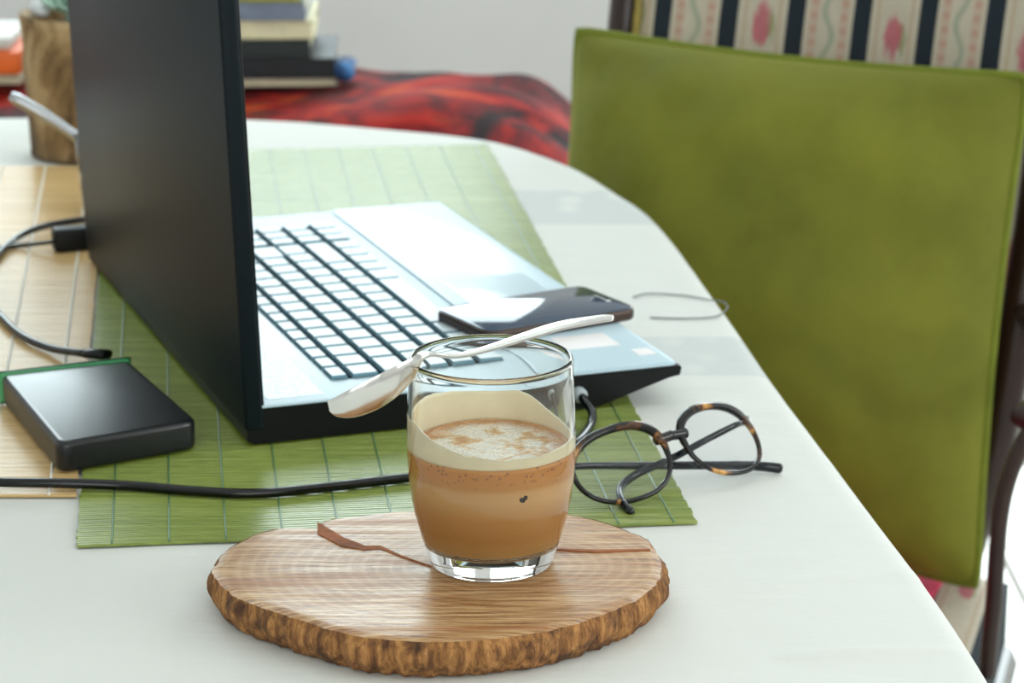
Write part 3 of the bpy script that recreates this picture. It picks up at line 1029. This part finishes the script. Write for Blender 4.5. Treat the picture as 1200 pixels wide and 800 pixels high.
def rim_pts(sx, k=1.0):
    out = []
    for i in range(48):
        a_ = 2 * PI * i / 48
        c_, s_ = math.cos(a_), math.sin(a_)
        hw, hh = 0.0292 * k, 0.0213 * k
        x = hw * (abs(c_) ** 0.9) * (1 if c_ > 0 else -1); y = hh * (abs(s_) ** 0.92) * (1 if s_ > 0 else -1)
        x *= 1 + 0.05 * s_
        nq = max(0, -sx * c_) * max(0, s_)                                  # squarer upper nose corner
        x *= 1 + .10 * nq; y *= 1 + .10 * nq
        out.append((sx * GL / 2 + x, y))
    return out


fro = []
for sx in (-1, 1):
    rp = [fpt(x, y) for x, y in rim_pts(sx)]
    rad = [0.0015 + 0.0008 * max(0, math.sin(2 * PI * i / 48)) + 0.0006 * max(0, sx * math.cos(2 * PI * i / 48)) * max(0, math.sin(2 * PI * i / 48) + .1) + .0011 * max(0, -sx * math.cos(2 * PI * i / 48)) * max(0, math.sin(2 * PI * i / 48) + .25) for i in range(48)]
    fro.append(tube(rp, rad, 8, True, up=gw))
br = [fpt(x, y) for x, y in ((-GL / 2 + .0255, .0080), (-.0022, .0085), (0, .0090), (.0022, .0085), (GL / 2 - .0255, .0080))]
fro.append(tube(spline(br, 4), 0.0030, 8, up=gw))
HX = GL / 2 + 0.0285
for sx in (-1, 1):
    fro.append(tube([fpt(sx * (HX - .004), .010), fpt(sx * (HX + .001), .0115, -.001), fpt(sx * (HX + .002), .0115, -.005)], 0.0023, 8, up=gu))
obj('front_frame', join(*fro), M['tortoise'], sg)
for sx in (-1, 1):
    rp = [fpt(x, y, -.0004) for x, y in rim_pts(sx, 0.965)]
    rq = [fpt(x, y, .0004) for x, y in rim_pts(sx, 0.965)]
    V = rp + rq; F = [tuple(range(48)), tuple(range(48, 96))] + [(k, (k + 1) % 48, 48 + (k + 1) % 48, 48 + k) for k in range(48)]
    obj('lens', (V, F), M['lens'], sg, smooth=False)
    np_ = [fpt(sx * (GL / 2 - .0272), -.004), fpt(sx * (GL / 2 - .0276), -.007, -.004), fpt(sx * (GL / 2 - .0262), -.011, -.003)]
    obj('nose_pad', tube(spline(np_, 4), 0.0016, 8), M['lens'], sg)
tipA = pz(917, 549, T + 0.0035); tipB = pz(741, 602, T + 0.0030)
hA, hB = fpt(-(HX + .002), .0105, -.007), fpt(HX + .002, .0115, -.007)
pA = [hA, pz(680, 546, T + .019), pz(760, 545.5, T + .013), pz(840, 545, T + .0085), pz(890, 546, T + .005), tipA]
pB = [hB, pz(864, 497, T + .028), pz(830, 514, T + .024), pz(785, 538, T + .016), pz(745, 556, T + .0100), pz(727, 572, T + .0075), pz(729, 588, T + .0055), tipB]
for P_ in (pA, pB):
    q = spline(P_, 8); n = len(q)
    obj('temple', tube(q, [0.0013 + 0.0011 * (i / n) + (0 if i < n - 1 else -.001) for i in range(n)], 8, flat=1.35), M['temple'], sg)

# ------------------------------------------------------------------ cables and drive
RC = 0.0028
zc_ = ZM + RC
fc = thing('usb_cable', 'black cable running in front of the laptop and into its side', 'cable', pz(300, 578, ZM))
cpx = [(-620, 520), (-330, 556), (-60, 562), (0, 565), (70, 566), (150, 569), (225, 575), (300, 578), (380, 571), (475, 560), (560, 552), (630, 540), (672, 521), (691, 500), (694, 484), (687, 472), (681, 464)]
cz = [0] * 2 + [0.0015] * 3 + [0] * 9 + [.003, .006, .0078]
cq = spline([pz(x, y, zc_ + dz) for (x, y), dz in zip(cpx, cz)], 8)
obj('cord', tube(cq, RC, 10), M['cable'], fc)
end = cq[-1]; ax_ = Vector((LB.x, LB.y, 0))
obj('plug', tube([end - ax_ * .002, end + ax_ * .001, end + ax_ * .014, end + ax_ * .0155], [0.003, .0048, .0048, .004], 12), plain('grey_plug', srgb(176, 186, 192), 0.4), fc, label='light grey plug')
obj('plug_tip', tube([end + ax_ * .0155, end + ax_ * .022], .0036, 4), M['steel'], fc)

HZ0, HZ1 = ZM + 0.0006, T + 0.022
c1, c2, c3_, c4_ = (-.255, 1.458), (-.181, 1.503), (-.239, 1.629), (-.313, 1.597)
cs = [Vector(p) for p in (c1, c2, c3_, c4_)]


def round_poly(P, r, seg=5):
    out = []
    n = len(P)
    for i in range(n):
        a_, b_, c_ = P[i - 1], P[i], P[(i + 1) % n]
        d1 = (a_ - b_).normalized(); d2 = (c_ - b_).normalized()
        s, e = b_ + d1 * r, b_ + d2 * r
        for k in range(seg + 1):
            t = k / seg
            out.append(s * (1 - t) ** 2 + b_ * 2 * t * (1 - t) + e * t * t)
    return out


hc = sum(cs, Vector((0, 0))) / 4
hd = thing('hard_drive', 'black portable hard drive with green trimmed back edge, on both mats', 'hard drive', (hc.x, hc.y, HZ0))
a = N('drive_black'); v = a.obj(); n1 = a.noise(v, 900, 2)
a.set(Base_Color=srgb(26, 28, 30), Roughness=0.3); a.bump(n1, 0.08, 0.0004)
obj('case', prism(round_poly(cs, 0.010), HZ0, HZ1, 0.0035, 4), a.m, hd, auto=0.6)
dback = (cs[0] - cs[3]).normalized() * 0.005
cb_ = [cs[3] + dback * 1.2, cs[2] + dback * 1.2, cs[2] - dback * .25, cs[3] - dback * .25]
mid = (cs[2] + cs[3]) / 2
wide = lambda p: mid + (p - mid) * 1.03
obj('green_trim', prism(round_poly([wide(p) for p in cb_], 0.0045), HZ0, HZ1 + .0012, 0.002, 4), plain('green_trim', srgb(78, 168, 110), 0.35), hd, auto=0.6, label='green edge trim')
hcab = thing('drive_cable', 'black cable looping from the hard drive to behind the laptop', 'cable', pz(30, 398, ZM))
hp = [pz(104, 414, ZM + .010), pz(92, 413, ZM + .009), pz(60, 408, ZM + .004), pz(30, 396, ZM + .003), pz(8, 378, ZM + .003), pz(-14, 350, ZM + .003), pz(-16, 320, ZM + .003), pz(2, 294, ZM + .003), pz(24, 276, ZM + .004), pz(52, 265, ZM + .006), pz(92, 258, ZM + .008), pz(130, 256, ZM + .008)]
obj('cord', tube(spline(hp, 8), 0.0026, 10), M['cable'], hcab)
hpd = (hp[0] - hp[1]).normalized()
obj('plug', tube([hp[0] - hpd * .004, hp[0] - hpd * .002, hp[0] + hpd * .016], [.003, .005, .0055], 10, flat=.6), M['black_plastic'], hcab)
pcab = thing('power_cable', 'thin black lead ending in a chunky plug half hidden behind the lid', 'cable', pz(76, 290, ZM))
pp = [pz(-430, 330, ZM + .002), pz(-200, 300, ZM + .002), pz(-40, 292, ZM + .002), pz(0, 290, ZM + .002), pz(30, 287, ZM + .003), pz(64, 283, ZM + .009)]
obj('cord', tube(spline(pp, 8), 0.0018, 8), M['cable'], pcab)
q0 = pz(62, 281, ZM + .009); q1 = pz(118, 276, ZM + .009)
qd = (q1 - q0).normalized(); qs = Vector((-qd.y, qd.x, 0))
obj('plug', xform(box(0, (q1 - q0).length, -.008, .008, -.0088, .0088, .003, 3), lambda q: q0 + qd * q.x + qs * q.y + Vector((0, 0, q.z))), M['black_plastic'], pcab)

th_ = [pz(742, 348, T + .0012), pz(760, 344, T + .0012), pz(800, 346, T + .0012), pz(830, 351, T + .0014), pz(848, 354, T + .0016), pz(852, 361, T + .0015), pz(838, 371, T + .0012), pz(800, 373, T + .0012), pz(762, 372, T + .0012)]
tag(obj('thread', tube(spline(th_, 8), 0.0006, 6), plain('grey_thread', srgb(126, 128, 130), 0.8), loc=th_[3]), 'loose loop of thin grey thread on the cloth by the table edge', 'thread')

# ------------------------------------------------------------------ planter and the hidden water glass
pc = Vector((-0.366, 2.338, ZM)); pr = 0.056
pl = thing('planter', 'bark covered log planter with pale succulents on the tan mat', 'planter', pc)
V, F = [], []
for i in range(17):
    t = i / 16
    for k in range(48):
        a_ = 2 * PI * k / 48
        r_ = pr * (0.97 + 0.05 * t) + 0.0028 * noise.noise((math.cos(a_) * 2.5, math.sin(a_) * 2.5, t * 4)) + .001 * noise.noise((math.cos(a_) * 9, math.sin(a_) * 9, t * 9))
        V.append(pc + Vector((r_ * math.cos(a_), r_ * math.sin(a_), 0.122 * t + (0.004 * noise.noise((a_ * 2, 0, 0)) if i == 16 else 0))))
for i in range(5):
    r_ = pr * (0.88 - 0.02 * i)
    for k in range(48):
        a_ = 2 * PI * k / 48
        V.append(pc + Vector((r_ * math.cos(a_), r_ * math.sin(a_), 0.120 - 0.006 * i)))
for i in range(21):
    for k in range(48):
        l = (k + 1) % 48; F.append((i * 48 + k, i * 48 + l, i * 48 + 48 + l, i * 48 + 48 + k))
F.append(tuple(range(48)))
obj('log_pot', (V, F), M['planter'], pl)
obj('soil', lathe([(0, 0.110), (0.03, 0.111), (pr * .84, 0.108)], pc, 32), M['soil'], pl)


def leaf_geo(L, W):
    def f(u, v):
        x = L * v; wv_ = W * math.sin(PI * min(1, v * .9 + .12)) ** .8
        y = wv_ * (u - .5) * 2; z = 0.35 * L * v * v + 0.25 * W * (1 - (2 * u - 1) ** 2)
        return Vector((x, y, z))
    V1, F1 = grid(4, 5, f)
    V2 = [q - Vector((0, 0, W * .35)) for q in V1]; n = len(V1)
    return V1 + V2, F1 + [tuple(i + n for i in f_) for f_ in F1] + [(k, k + 5, n + k + 5, n + k) for k in range(0, 25, 5)] + [(k + 4, k + 9, n + k + 9, n + k + 4) for k in range(0, 25, 5)] + [(25 + k, 26 + k, n + 26 + k, n + 25 + k) for k in range(4)]


def rosette(x, y, z, size, m, tilt):
    st = obj('rosette', lathe([(0, -.012), (size * .12, -.012), (size * .14, .004), (0, .008)], pc + Vector((x, y, z)), 10), m, pl)
    cnt = 0
    for ring_, (nn, el, sc) in enumerate(((7, 10, 1.0), (6, 34, .8), (5, 58, .55))):
        for k in range(nn):
            az = 2 * PI * (k + .5 * ring_) / nn
            mt = Matrix.Translation(pc + Vector((x, y, z))) @ Matrix.Rotation(tilt, 4, 'X') @ Matrix.Rotation(az, 4, 'Z') @ Matrix.Rotation(-R(el), 4, 'Y')
            obj('leaf', xform(leaf_geo(size * sc, size * .28 * sc), lambda q: mt @ q), m, st)


rosette(-0.012, -0.022, 0.128, 0.026, M['succulent'], R(12))
rosette(0.014, -0.004, 0.134, 0.026, M['succulent'], R(6))
rosette(0.026, -0.024, 0.122, 0.020, M['succulent_green'], R(16))
rosette(-0.016, 0.018, 0.140, 0.024, M['succulent_green'], 0)
for x, y, s in ((-.040, -.012, .009), (-.034, -.026, .0075)):
    obj('pebble', xform(lathe([(0, -1), (.6, -.75), (1, 0), (.6, .75), (0, 1)], (0, 0, 0), 12), lambda q: pc + Vector((x, y, .127)) + Vector((q.x * s, q.y * s, q.z * s * .8))), M['pebble'], pl)

wg = pz(137, 246, ZM); wg.z = ZM + .0004
wt = thing('drinking_glass', 'low clear glass mostly hidden behind the raised laptop lid', 'glass', wg)
wp = [(0, 0), (.024, 0), (.0265, .002), (.029, .030), (.0305, .062), (.0302, .0635), (.0292, .0635), (.0278, .030), (.0252, .006), (0, .005)]
obj('glass_body', lathe(wp, wg, 48), M['glass'], wt)
s0 = py_(12, 112, wg.y - .004); s1 = py_(96, 166, wg.y); s2 = wg + Vector((.012, .002, .012))
hw = [(0, .0045), (.04, .0068), (.25, .0066), (.55, .0052), (1, .0026)]
hq = spline([s0, s0 * .5 + s1 * .5 + Vector((0, 0, .002)), s1, s1 * .55 + s2 * .45, s2], 6)
tag(obj('teaspoon', tube(hq, [lerp_tab(hw, i / (len(hq) - 1)) for i in range(len(hq))], 12, flat=.75), plain('grey_steel', (0.45, 0.46, 0.48, 1), 0.25, 1.0), loc=s2), 'steel spoon handle sticking out past the left edge of the lid', 'spoon')

# ------------------------------------------------------------------ chest with red throw, books
ch = thing('storage_bench', 'low wooden bench behind the table, buried under the red throw', 'bench', (-0.42, 2.95, 0))
obj('bench_seat', box(-.95, -0.06, 2.74, 3.14, .60, .652, .006), M['dark_wood'], ch)
for x in (-.92, -0.09):
    for y in (2.77, 3.11): obj('leg', box(x - .025, x + .025, y - .025, y + .025, 0, .60), M['dark_wood'], ch, smooth=False)


def throw_fn(u, v):
    # v: 0 hanging front hem .. 0.35 front edge .. 1 back
    x = -1.0 + 1.10 * u
    if v < 0.4:
        t = v / 0.4; y = 2.700 + 0.012 * t + 0.014 * noise.noise((x * 9, t * 2, 0)) * (1 - .4 * t); z = 0.26 + 0.40 * t
    else:
        t = (v - .4) / .6; y = 2.712 + 0.44 * t; z = 0.66 + 0.028 * math.sin(min(1, t * 4) * PI / 2)
        bump_ = 0.012 * noise.noise((x * 7, y * 8, 1)) + 0.006 * noise.noise((x * 16, y * 16, 4))
        heap = 0.010 * math.exp(-((x + .06) / .16) ** 2) * math.exp(-((t - .45) / .35) ** 2) + .007 * math.exp(-((x + .13) / .07) ** 2) * math.exp(-((t - .4) / .3) ** 2)
        flat = 1 if -.46 < x < -.17 or x < -.5 else 0
        flat = max(0, min(1, (-.14 - x) / .06))
        z += (bump_ * .9 - .006) * (1 - .85 * flat) + heap - 0.004 * flat
        z -= 0.05 * max(0, t - .8) ** 1 * (1 - flat)
    if u > 0.9:
        s = (u - .9) / .1; z = z - 0.07 * s * s * (z > .6); x -= 0.0
    return Vector((x, y, z))


thw = obj('throw_blanket', grid(150, 90, throw_fn), M['throw'], loc=(-.45, 2.9, .66))
tag(thw, 'crumpled red and black throw spread over the bench', 'blanket')
md = thw.modifiers.new('cloth_thickness', 'SOLIDIFY'); md.thickness = 0.004; md.offset = -1


def book(label, x0, x1, y0, y1, z0, z1, cover, rot=0.0, soft=False):
    c_ = Vector(((x0 + x1) / 2, (y0 + y1) / 2, z0)); rm = Matrix.Rotation(rot, 3, 'Z')
    fn = lambda q: c_ + rm @ (q - c_)
    b = thing('book', label, 'book', c_, 'stack of books on the bench')
    ct = 0.0022
    obj('page_block', xform(box(x0 + .003, x1 - .003, y0 + .003, y1 - .001, z0 + ct, z1 - ct), fn), M['paper'], b, smooth=False)
    g = join(box(x0, x1, y0, y1, z0, z0 + ct, .0006), box(x0, x1, y0, y1, z1 - ct, z1, .0006), box(x0, x1, y0, y0 + .0022, z0 + ct, z1 - ct) if not soft else box(x0, x1, y1 - .0022, y1, z0 + ct, z1 - ct))
    obj('cover', xform(g, fn), cover, b, smooth=False)
    return b


yb = 2.965


def zof(py, x=330): return py_(x, py, yb).z


def xof(px): return py_(px, 60, yb).x


bk = lambda n_, r_, g_, b_: plain(n_, srgb(r_, g_, b_), 0.5, vary=0.15, scale=40)
z_a, z_b, z_c, z_d, z_e, z_f = [zof(p) for p in (102, 93, 69, 47, 25, 3)]
book('cream paged book, lowest of the stack on the bench', xof(165), xof(391), yb, yb + .15, z_a, z_b, bk('beige_cover', 196, 180, 160), R(3), True)
book('thick black book, second from the bottom of the stack', xof(170), xof(389), yb, yb + .15, z_b + .0005, z_c, bk('black_cover', 22, 28, 34), R(2))
book('dark green book in the middle of the stack', xof(175), xof(362), yb, yb + .145, z_c + .0005, z_d, bk('dark_green_cover', 30, 42, 42), R(1))
book('book showing its yellowed pages, above the dark green book', xof(170), xof(366), yb, yb + .145, z_d + .0005, z_e, bk('ivory_cover', 214, 206, 168), R(2), True)
book('grey blue book near the top of the stack', xof(172), xof(357), yb, yb + .145, z_e + .0005, z_f, bk('grey_blue_cover', 120, 132, 152), R(1))
book('yellow green book on top of the stack', xof(176), xof(354), yb, yb + .15, z_f + .0005, z_f + .022, bk('yellow_green_cover', 160, 164, 60), R(0))
# crumpled blue bag beside the stack
bc = py_(404, 90, 2.99)
bc.z -= .004


def bag_geo():
    V, F = [], []
    for i in range(13):
        t = i / 12; ph_ = PI * t
        for k in range(24):
            a_ = 2 * PI * k / 24
            r_ = math.sin(ph_) * (1 + .35 * noise.noise((math.cos(a_) * 2, math.sin(a_) * 2, t * 3)))
            V.append(bc + Vector((.013 * r_ * math.cos(a_), .03 * r_ * math.sin(a_), .013 - .0135 * math.cos(ph_) * (1 + .2 * noise.noise((a_, t * 5, 0))))))
    for i in range(12):
        for k in range(24):
            l = (k + 1) % 24; F.append((i * 24 + k, i * 24 + l, i * 24 + 24 + l, i * 24 + 24 + k))
    return V, F


a = N('blue_cloth'); v = a.obj(); a.set(Base_Color=a.ramp(a.noise(v, 60, 2), [(0.42, srgb(36, 62, 104)), (0.58, srgb(52, 122, 186))]), Roughness=0.6)
tag(obj('cloth_pouch', bag_geo(), a.m, loc=bc), 'small crumpled blue pouch beside the book stack', 'pouch')
# orange box on a pale book, far left
oz0, oz1, oz2, oz3 = [py_(10, p, 2.95).z for p in (97, 88, 61, 46)]
ox1 = py_(24, 80, 2.95).x
book('pale book under the orange box on the bench', ox1 - .22, ox1 + .001, 2.94, 3.10, oz0, oz1, bk('pale_cover', 176, 164, 140), 0, True)
ob = thing('box', 'orange cardboard box with white lid on the bench, left of planter', 'box', (ox1 - .1, 3.02, oz1))
obj('carton', box(ox1 - .20, ox1 - .001, 2.95, 3.09, oz1 + .0005, oz2, .002), bk('orange_card', 232, 104, 32), ob)
obj('lid', box(ox1 - .19, ox1 - .012, 2.96, 3.08, oz2, oz3, .003), bk('white_card', 214, 212, 206), ob)

# ------------------------------------------------------------------ armchair
TH = R(32.5)
Rv = Vector((math.cos(TH), -math.sin(TH), 0)); Bv = Vector((math.sin(TH), math.cos(TH), 0)); Zv = Vector((0, 0, 1))
BR = py_(1145, 688, 2.15)
CW = 0.44
bl0 = Vector((.104, 2.500, 0))                                              # left end of the backrest line on plan
SEAT = BR.z - 0.016


def chp(x, y, z):
    """chair coordinates: x to the right along the back, y backwards from the backrest line, z up"""
    return bl0 + Rv * x + Bv * y + Zv * z


LEANB = R(10)


def backp(x, y, z):                                                         # z above the seat along the leaning back; y thickness (towards rear)
    bow = 0.035 * (1 - ((x - CW / 2) / (CW / 2)) ** 2)                        # curved back
    k = (z - 0.42)
    return chp(x - .033, y + bow + math.sin(LEANB) * k - 0.020, SEAT + z * math.cos(LEANB))


ac = thing('armchair', 'dark wood armchair with striped floral upholstery behind the pillow', 'chair', chp(CW / 2, -.2, 0))
ST = 0.0649


def upholstered(x0, x1, z0, z1, y0, y1, nx, nz):
    V, F, UV = [], [], []
    for s in (0, 1):
        for j in range(nz + 1):
            for i in range(nx + 1):
                u, v = i / nx, j / nz; x = x0 + (x1 - x0) * u
                top = z1 + 0.035 * math.sin(PI * u)
                z = z0 + (top - z0) * v
                puff = 0.014 * (1 - (2 * u - 1) ** 6) * (1 - (2 * v - 1) ** 6)
                V.append(backp(x, (y0 - puff) if s == 0 else y1, z)); UV.append(((x - .065) / ST, z))
    n = (nx + 1) * (nz + 1)
    for s in (0, 1):
        for j in range(nz):
            for i in range(nx):
                q = [s * n + j * (nx + 1) + i, s * n + j * (nx + 1) + i + 1, s * n + (j + 1) * (nx + 1) + i + 1, s * n + (j + 1) * (nx + 1) + i]
                F.append(tuple(q))
    for i in range(nx):
        F.append((i, i + 1, n + i + 1, n + i)); F.append((nz * (nx + 1) + i, nz * (nx + 1) + i + 1, n + nz * (nx + 1) + i + 1, n + nz * (nx + 1) + i))
    for j in range(nz):
        for i in (0, nx):
            F.append((j * (nx + 1) + i, (j + 1) * (nx + 1) + i, n + (j + 1) * (nx + 1) + i, n + j * (nx + 1) + i))
    return V, F, UV


obj('back_cushion', upholstered(.049, CW - .010, .06, .52, 0.0, .03, 40, 16), M['stripe'], ac, auto=1.0)
gm_ = [backp(.049, -.004, .06 + .46 * k / 20) for k in range(21)]
obj('braid', tube(gm_, .004, 6), M['gimp'], ac)
gm_ = [backp(.049 + (CW - .059) * k / 30, -.004, .52 + .035 * math.sin(PI * k / 30)) for k in range(31)]
obj('braid', tube(gm_, .004, 6), M['gimp'], ac)
for sx, x in ((-1, 0.030), (1, CW + .012)):
    st_ = [backp(x + sx * dx_, .014, z) for z, dx_ in ((-SEAT / math.cos(LEANB), -.075), (-.2, -.06), (0, -.034), (.12, -.012), (.3, 0), (.45, 0), (.56, 0))]
    st_[0].z = 0
    obj('stile', tube(spline(st_, 5), .0165, 10), M['dark_wood'], ac)
tr = [backp(.030 + (CW - .018) * k / 24, .014, .548 + .042 * math.sin(PI * k / 24)) for k in range(25)]
obj('top_rail', tube(tr, .019, 10), M['dark_wood'], ac)
# seat
sg_, UV = [], []
nx, ny = 36, 20


def seat_right(y): return .405 - .31 * y


def seat_pt(u, v, top):
    y = -.50 + .47 * v
    x = -.02 + (seat_right(y) + .02) * u
    puff = .018 * (1 - (2 * u - 1) ** 8) * (1 - (2 * v - 1) ** 8)
    return chp(x, y, SEAT - .075 + (.055 + puff if top else 0)), (8.0 * u + .235, y)


V, F, UV = [], [], []
for top in (1, 0):
    for j in range(ny + 1):
        for i in range(nx + 1):
            p, uv_ = seat_pt(i / nx, j / ny, top); V.append(p); UV.append(uv_)
n = (nx + 1) * (ny + 1)
for s in (0, 1):
    for j in range(ny):
        for i in range(nx):
            F.append((s * n + j * (nx + 1) + i, s * n + j * (nx + 1) + i + 1, s * n + (j + 1) * (nx + 1) + i + 1, s * n + (j + 1) * (nx + 1) + i))
for i in range(nx):
    F.append((i, i + 1, n + i + 1, n + i)); F.append((ny * (nx + 1) + i, ny * (nx + 1) + i + 1, n + ny * (nx + 1) + i + 1, n + ny * (nx + 1) + i))
for j in range(ny):
    for i in (0, nx): F.append((j * (nx + 1) + i, (j + 1) * (nx + 1) + i, n + (j + 1) * (nx + 1) + i, n + j * (nx + 1) + i))
obj('seat', (V, F, UV), M['stripe'], ac, auto=1.0)
rail = [chp(-.03, -.02, SEAT - .10), chp(-.03, -.50, SEAT - .10), chp(seat_right(-.5) - .01, -.50, SEAT - .10), chp(seat_right(-.02) - .01, -.02, SEAT - .10)]
for p, q in zip(rail, rail[1:]):
    obj('seat_rail', tube([p, q], .02, 8), M['dark_wood'], ac)
for x in (-.03, seat_right(-.5) - .01):
    lgp = [chp(x, -.49, SEAT - .09), chp(x, -.50, SEAT - .2), chp(x, -.49, .12), chp(x, -.505, 0)]
    obj('leg', tube(spline(lgp, 6), [.021 - .008 * i / 18 for i in range(19)], 10), M['dark_wood'], ac)
# right arm with its curved support
yy_ = 2.03
sup = [py_(1156, 792, yy_), py_(1160, 750, yy_), py_(1165, 700, yy_), py_(1168, 650, yy_), py_(1173, 600, yy_), py_(1184, 555, yy_), py_(1204, 510, yy_), py_(1230, 476, yy_)]
obj('arm_support', tube(spline(sup, 6), .0068, 10), M['dark_wood'], ac)
obj('arm_rest', tube(spline([sup[-1] - Bv * .05 + Vector((0, 0, .003)), sup[-1] + Vector((0, 0, .008)), (sup[-1] + backp(CW + .012, .014, .22)) / 2 + Rv * .03, backp(CW + .012, .014, .24)], 6), .013, 10, flat=.7), M['dark_wood'], ac)

# pink cloth under and behind the pillow
def shawl(u, v):
    y = -.40 + .38 * v; x = .02 + (seat_right(y) - .075) * u + .012 * noise.noise((u * 3, v * 3, 0))
    return chp(x, y, SEAT + .0070 + .002 * noise.noise((u * 6, v * 6, 2)) + .001)


sh = obj('folded_shawl', grid(40, 40, shawl), M['pink'], loc=chp(.2, -.2, SEAT))
tag(sh, 'bright pink cloth spread on the armchair seat below the pillow', 'cloth')
md = sh.modifiers.new('cloth_thickness', 'SOLIDIFY'); md.thickness = 0.004

# ------------------------------------------------------------------ pillow
SZ, LA_ = 0.43, R(7.5)
Uv = Bv * math.sin(LA_) + Zv * math.cos(LA_); Nv = -(Rv.cross(Uv)).normalized()
if Nv.dot(Bv) > 0: Nv = -Nv                                                 # towards the camera
pc0 = BR - Rv * (SZ / 2) + Uv * (SZ / 2)


def pil_edge(u, v):
    """u, v in -1..1 -> outline position with drawn-out corners and bowed-in sides"""
    x = u * (1 - 0.035 * (1 - v * v) * abs(u) ** 3); y = v * (1 - 0.035 * (1 - u * u) * abs(v) ** 3)
    k = 1 - .009 * (abs(u * v)) ** 14; x *= k; y *= k
    return pc0 + Rv * (x * SZ / 2) + Uv * (y * SZ / 2)


def pil(side_):
    def f(u, v):
        a_, b_ = math.sin((2 * u - 1) * PI / 2), math.sin((2 * v - 1) * PI / 2)
        th = (0.092 if side_ > 0 else 0.045) * (max(0, 1 - a_ ** 2) ** 0.52) * (max(0, 1 - b_ ** 2) ** 0.52)
        th *= 1 + .10 * noise.noise((a_ * 1.7, b_ * 1.7, 5 * side_))
        cr = .006 * noise.noise((a_ * 5, b_ * 5, 2)) * (1 - (1 - abs(a_)) * (1 - abs(b_)))
        return pil_edge(a_, b_) + Nv * side_ * (th + cr * (1 - max(abs(a_), abs(b_)) ** 8))
    return f


pw_ = thing('throw_pillow', 'large olive green velvet pillow leaning on the armchair', 'pillow', Vector((pc0.x, pc0.y, BR.z)))
ga, gb = grid(60, 60, pil(1)), grid(60, 60, pil(-1))
obj('pillow_cover', join(ga, gb), M['velvet'], pw_)
per = [pil_edge(-1 + 2 * k / 40, -1) for k in range(40)] + [pil_edge(1, -1 + 2 * k / 40) for k in range(40)] + [pil_edge(1 - 2 * k / 40, 1) for k in range(40)] + [pil_edge(-1, 1 - 2 * k / 40) for k in range(40)]
obj('piping', tube(per, .0042, 8, True, up=Nv), M['piping'], pw_)
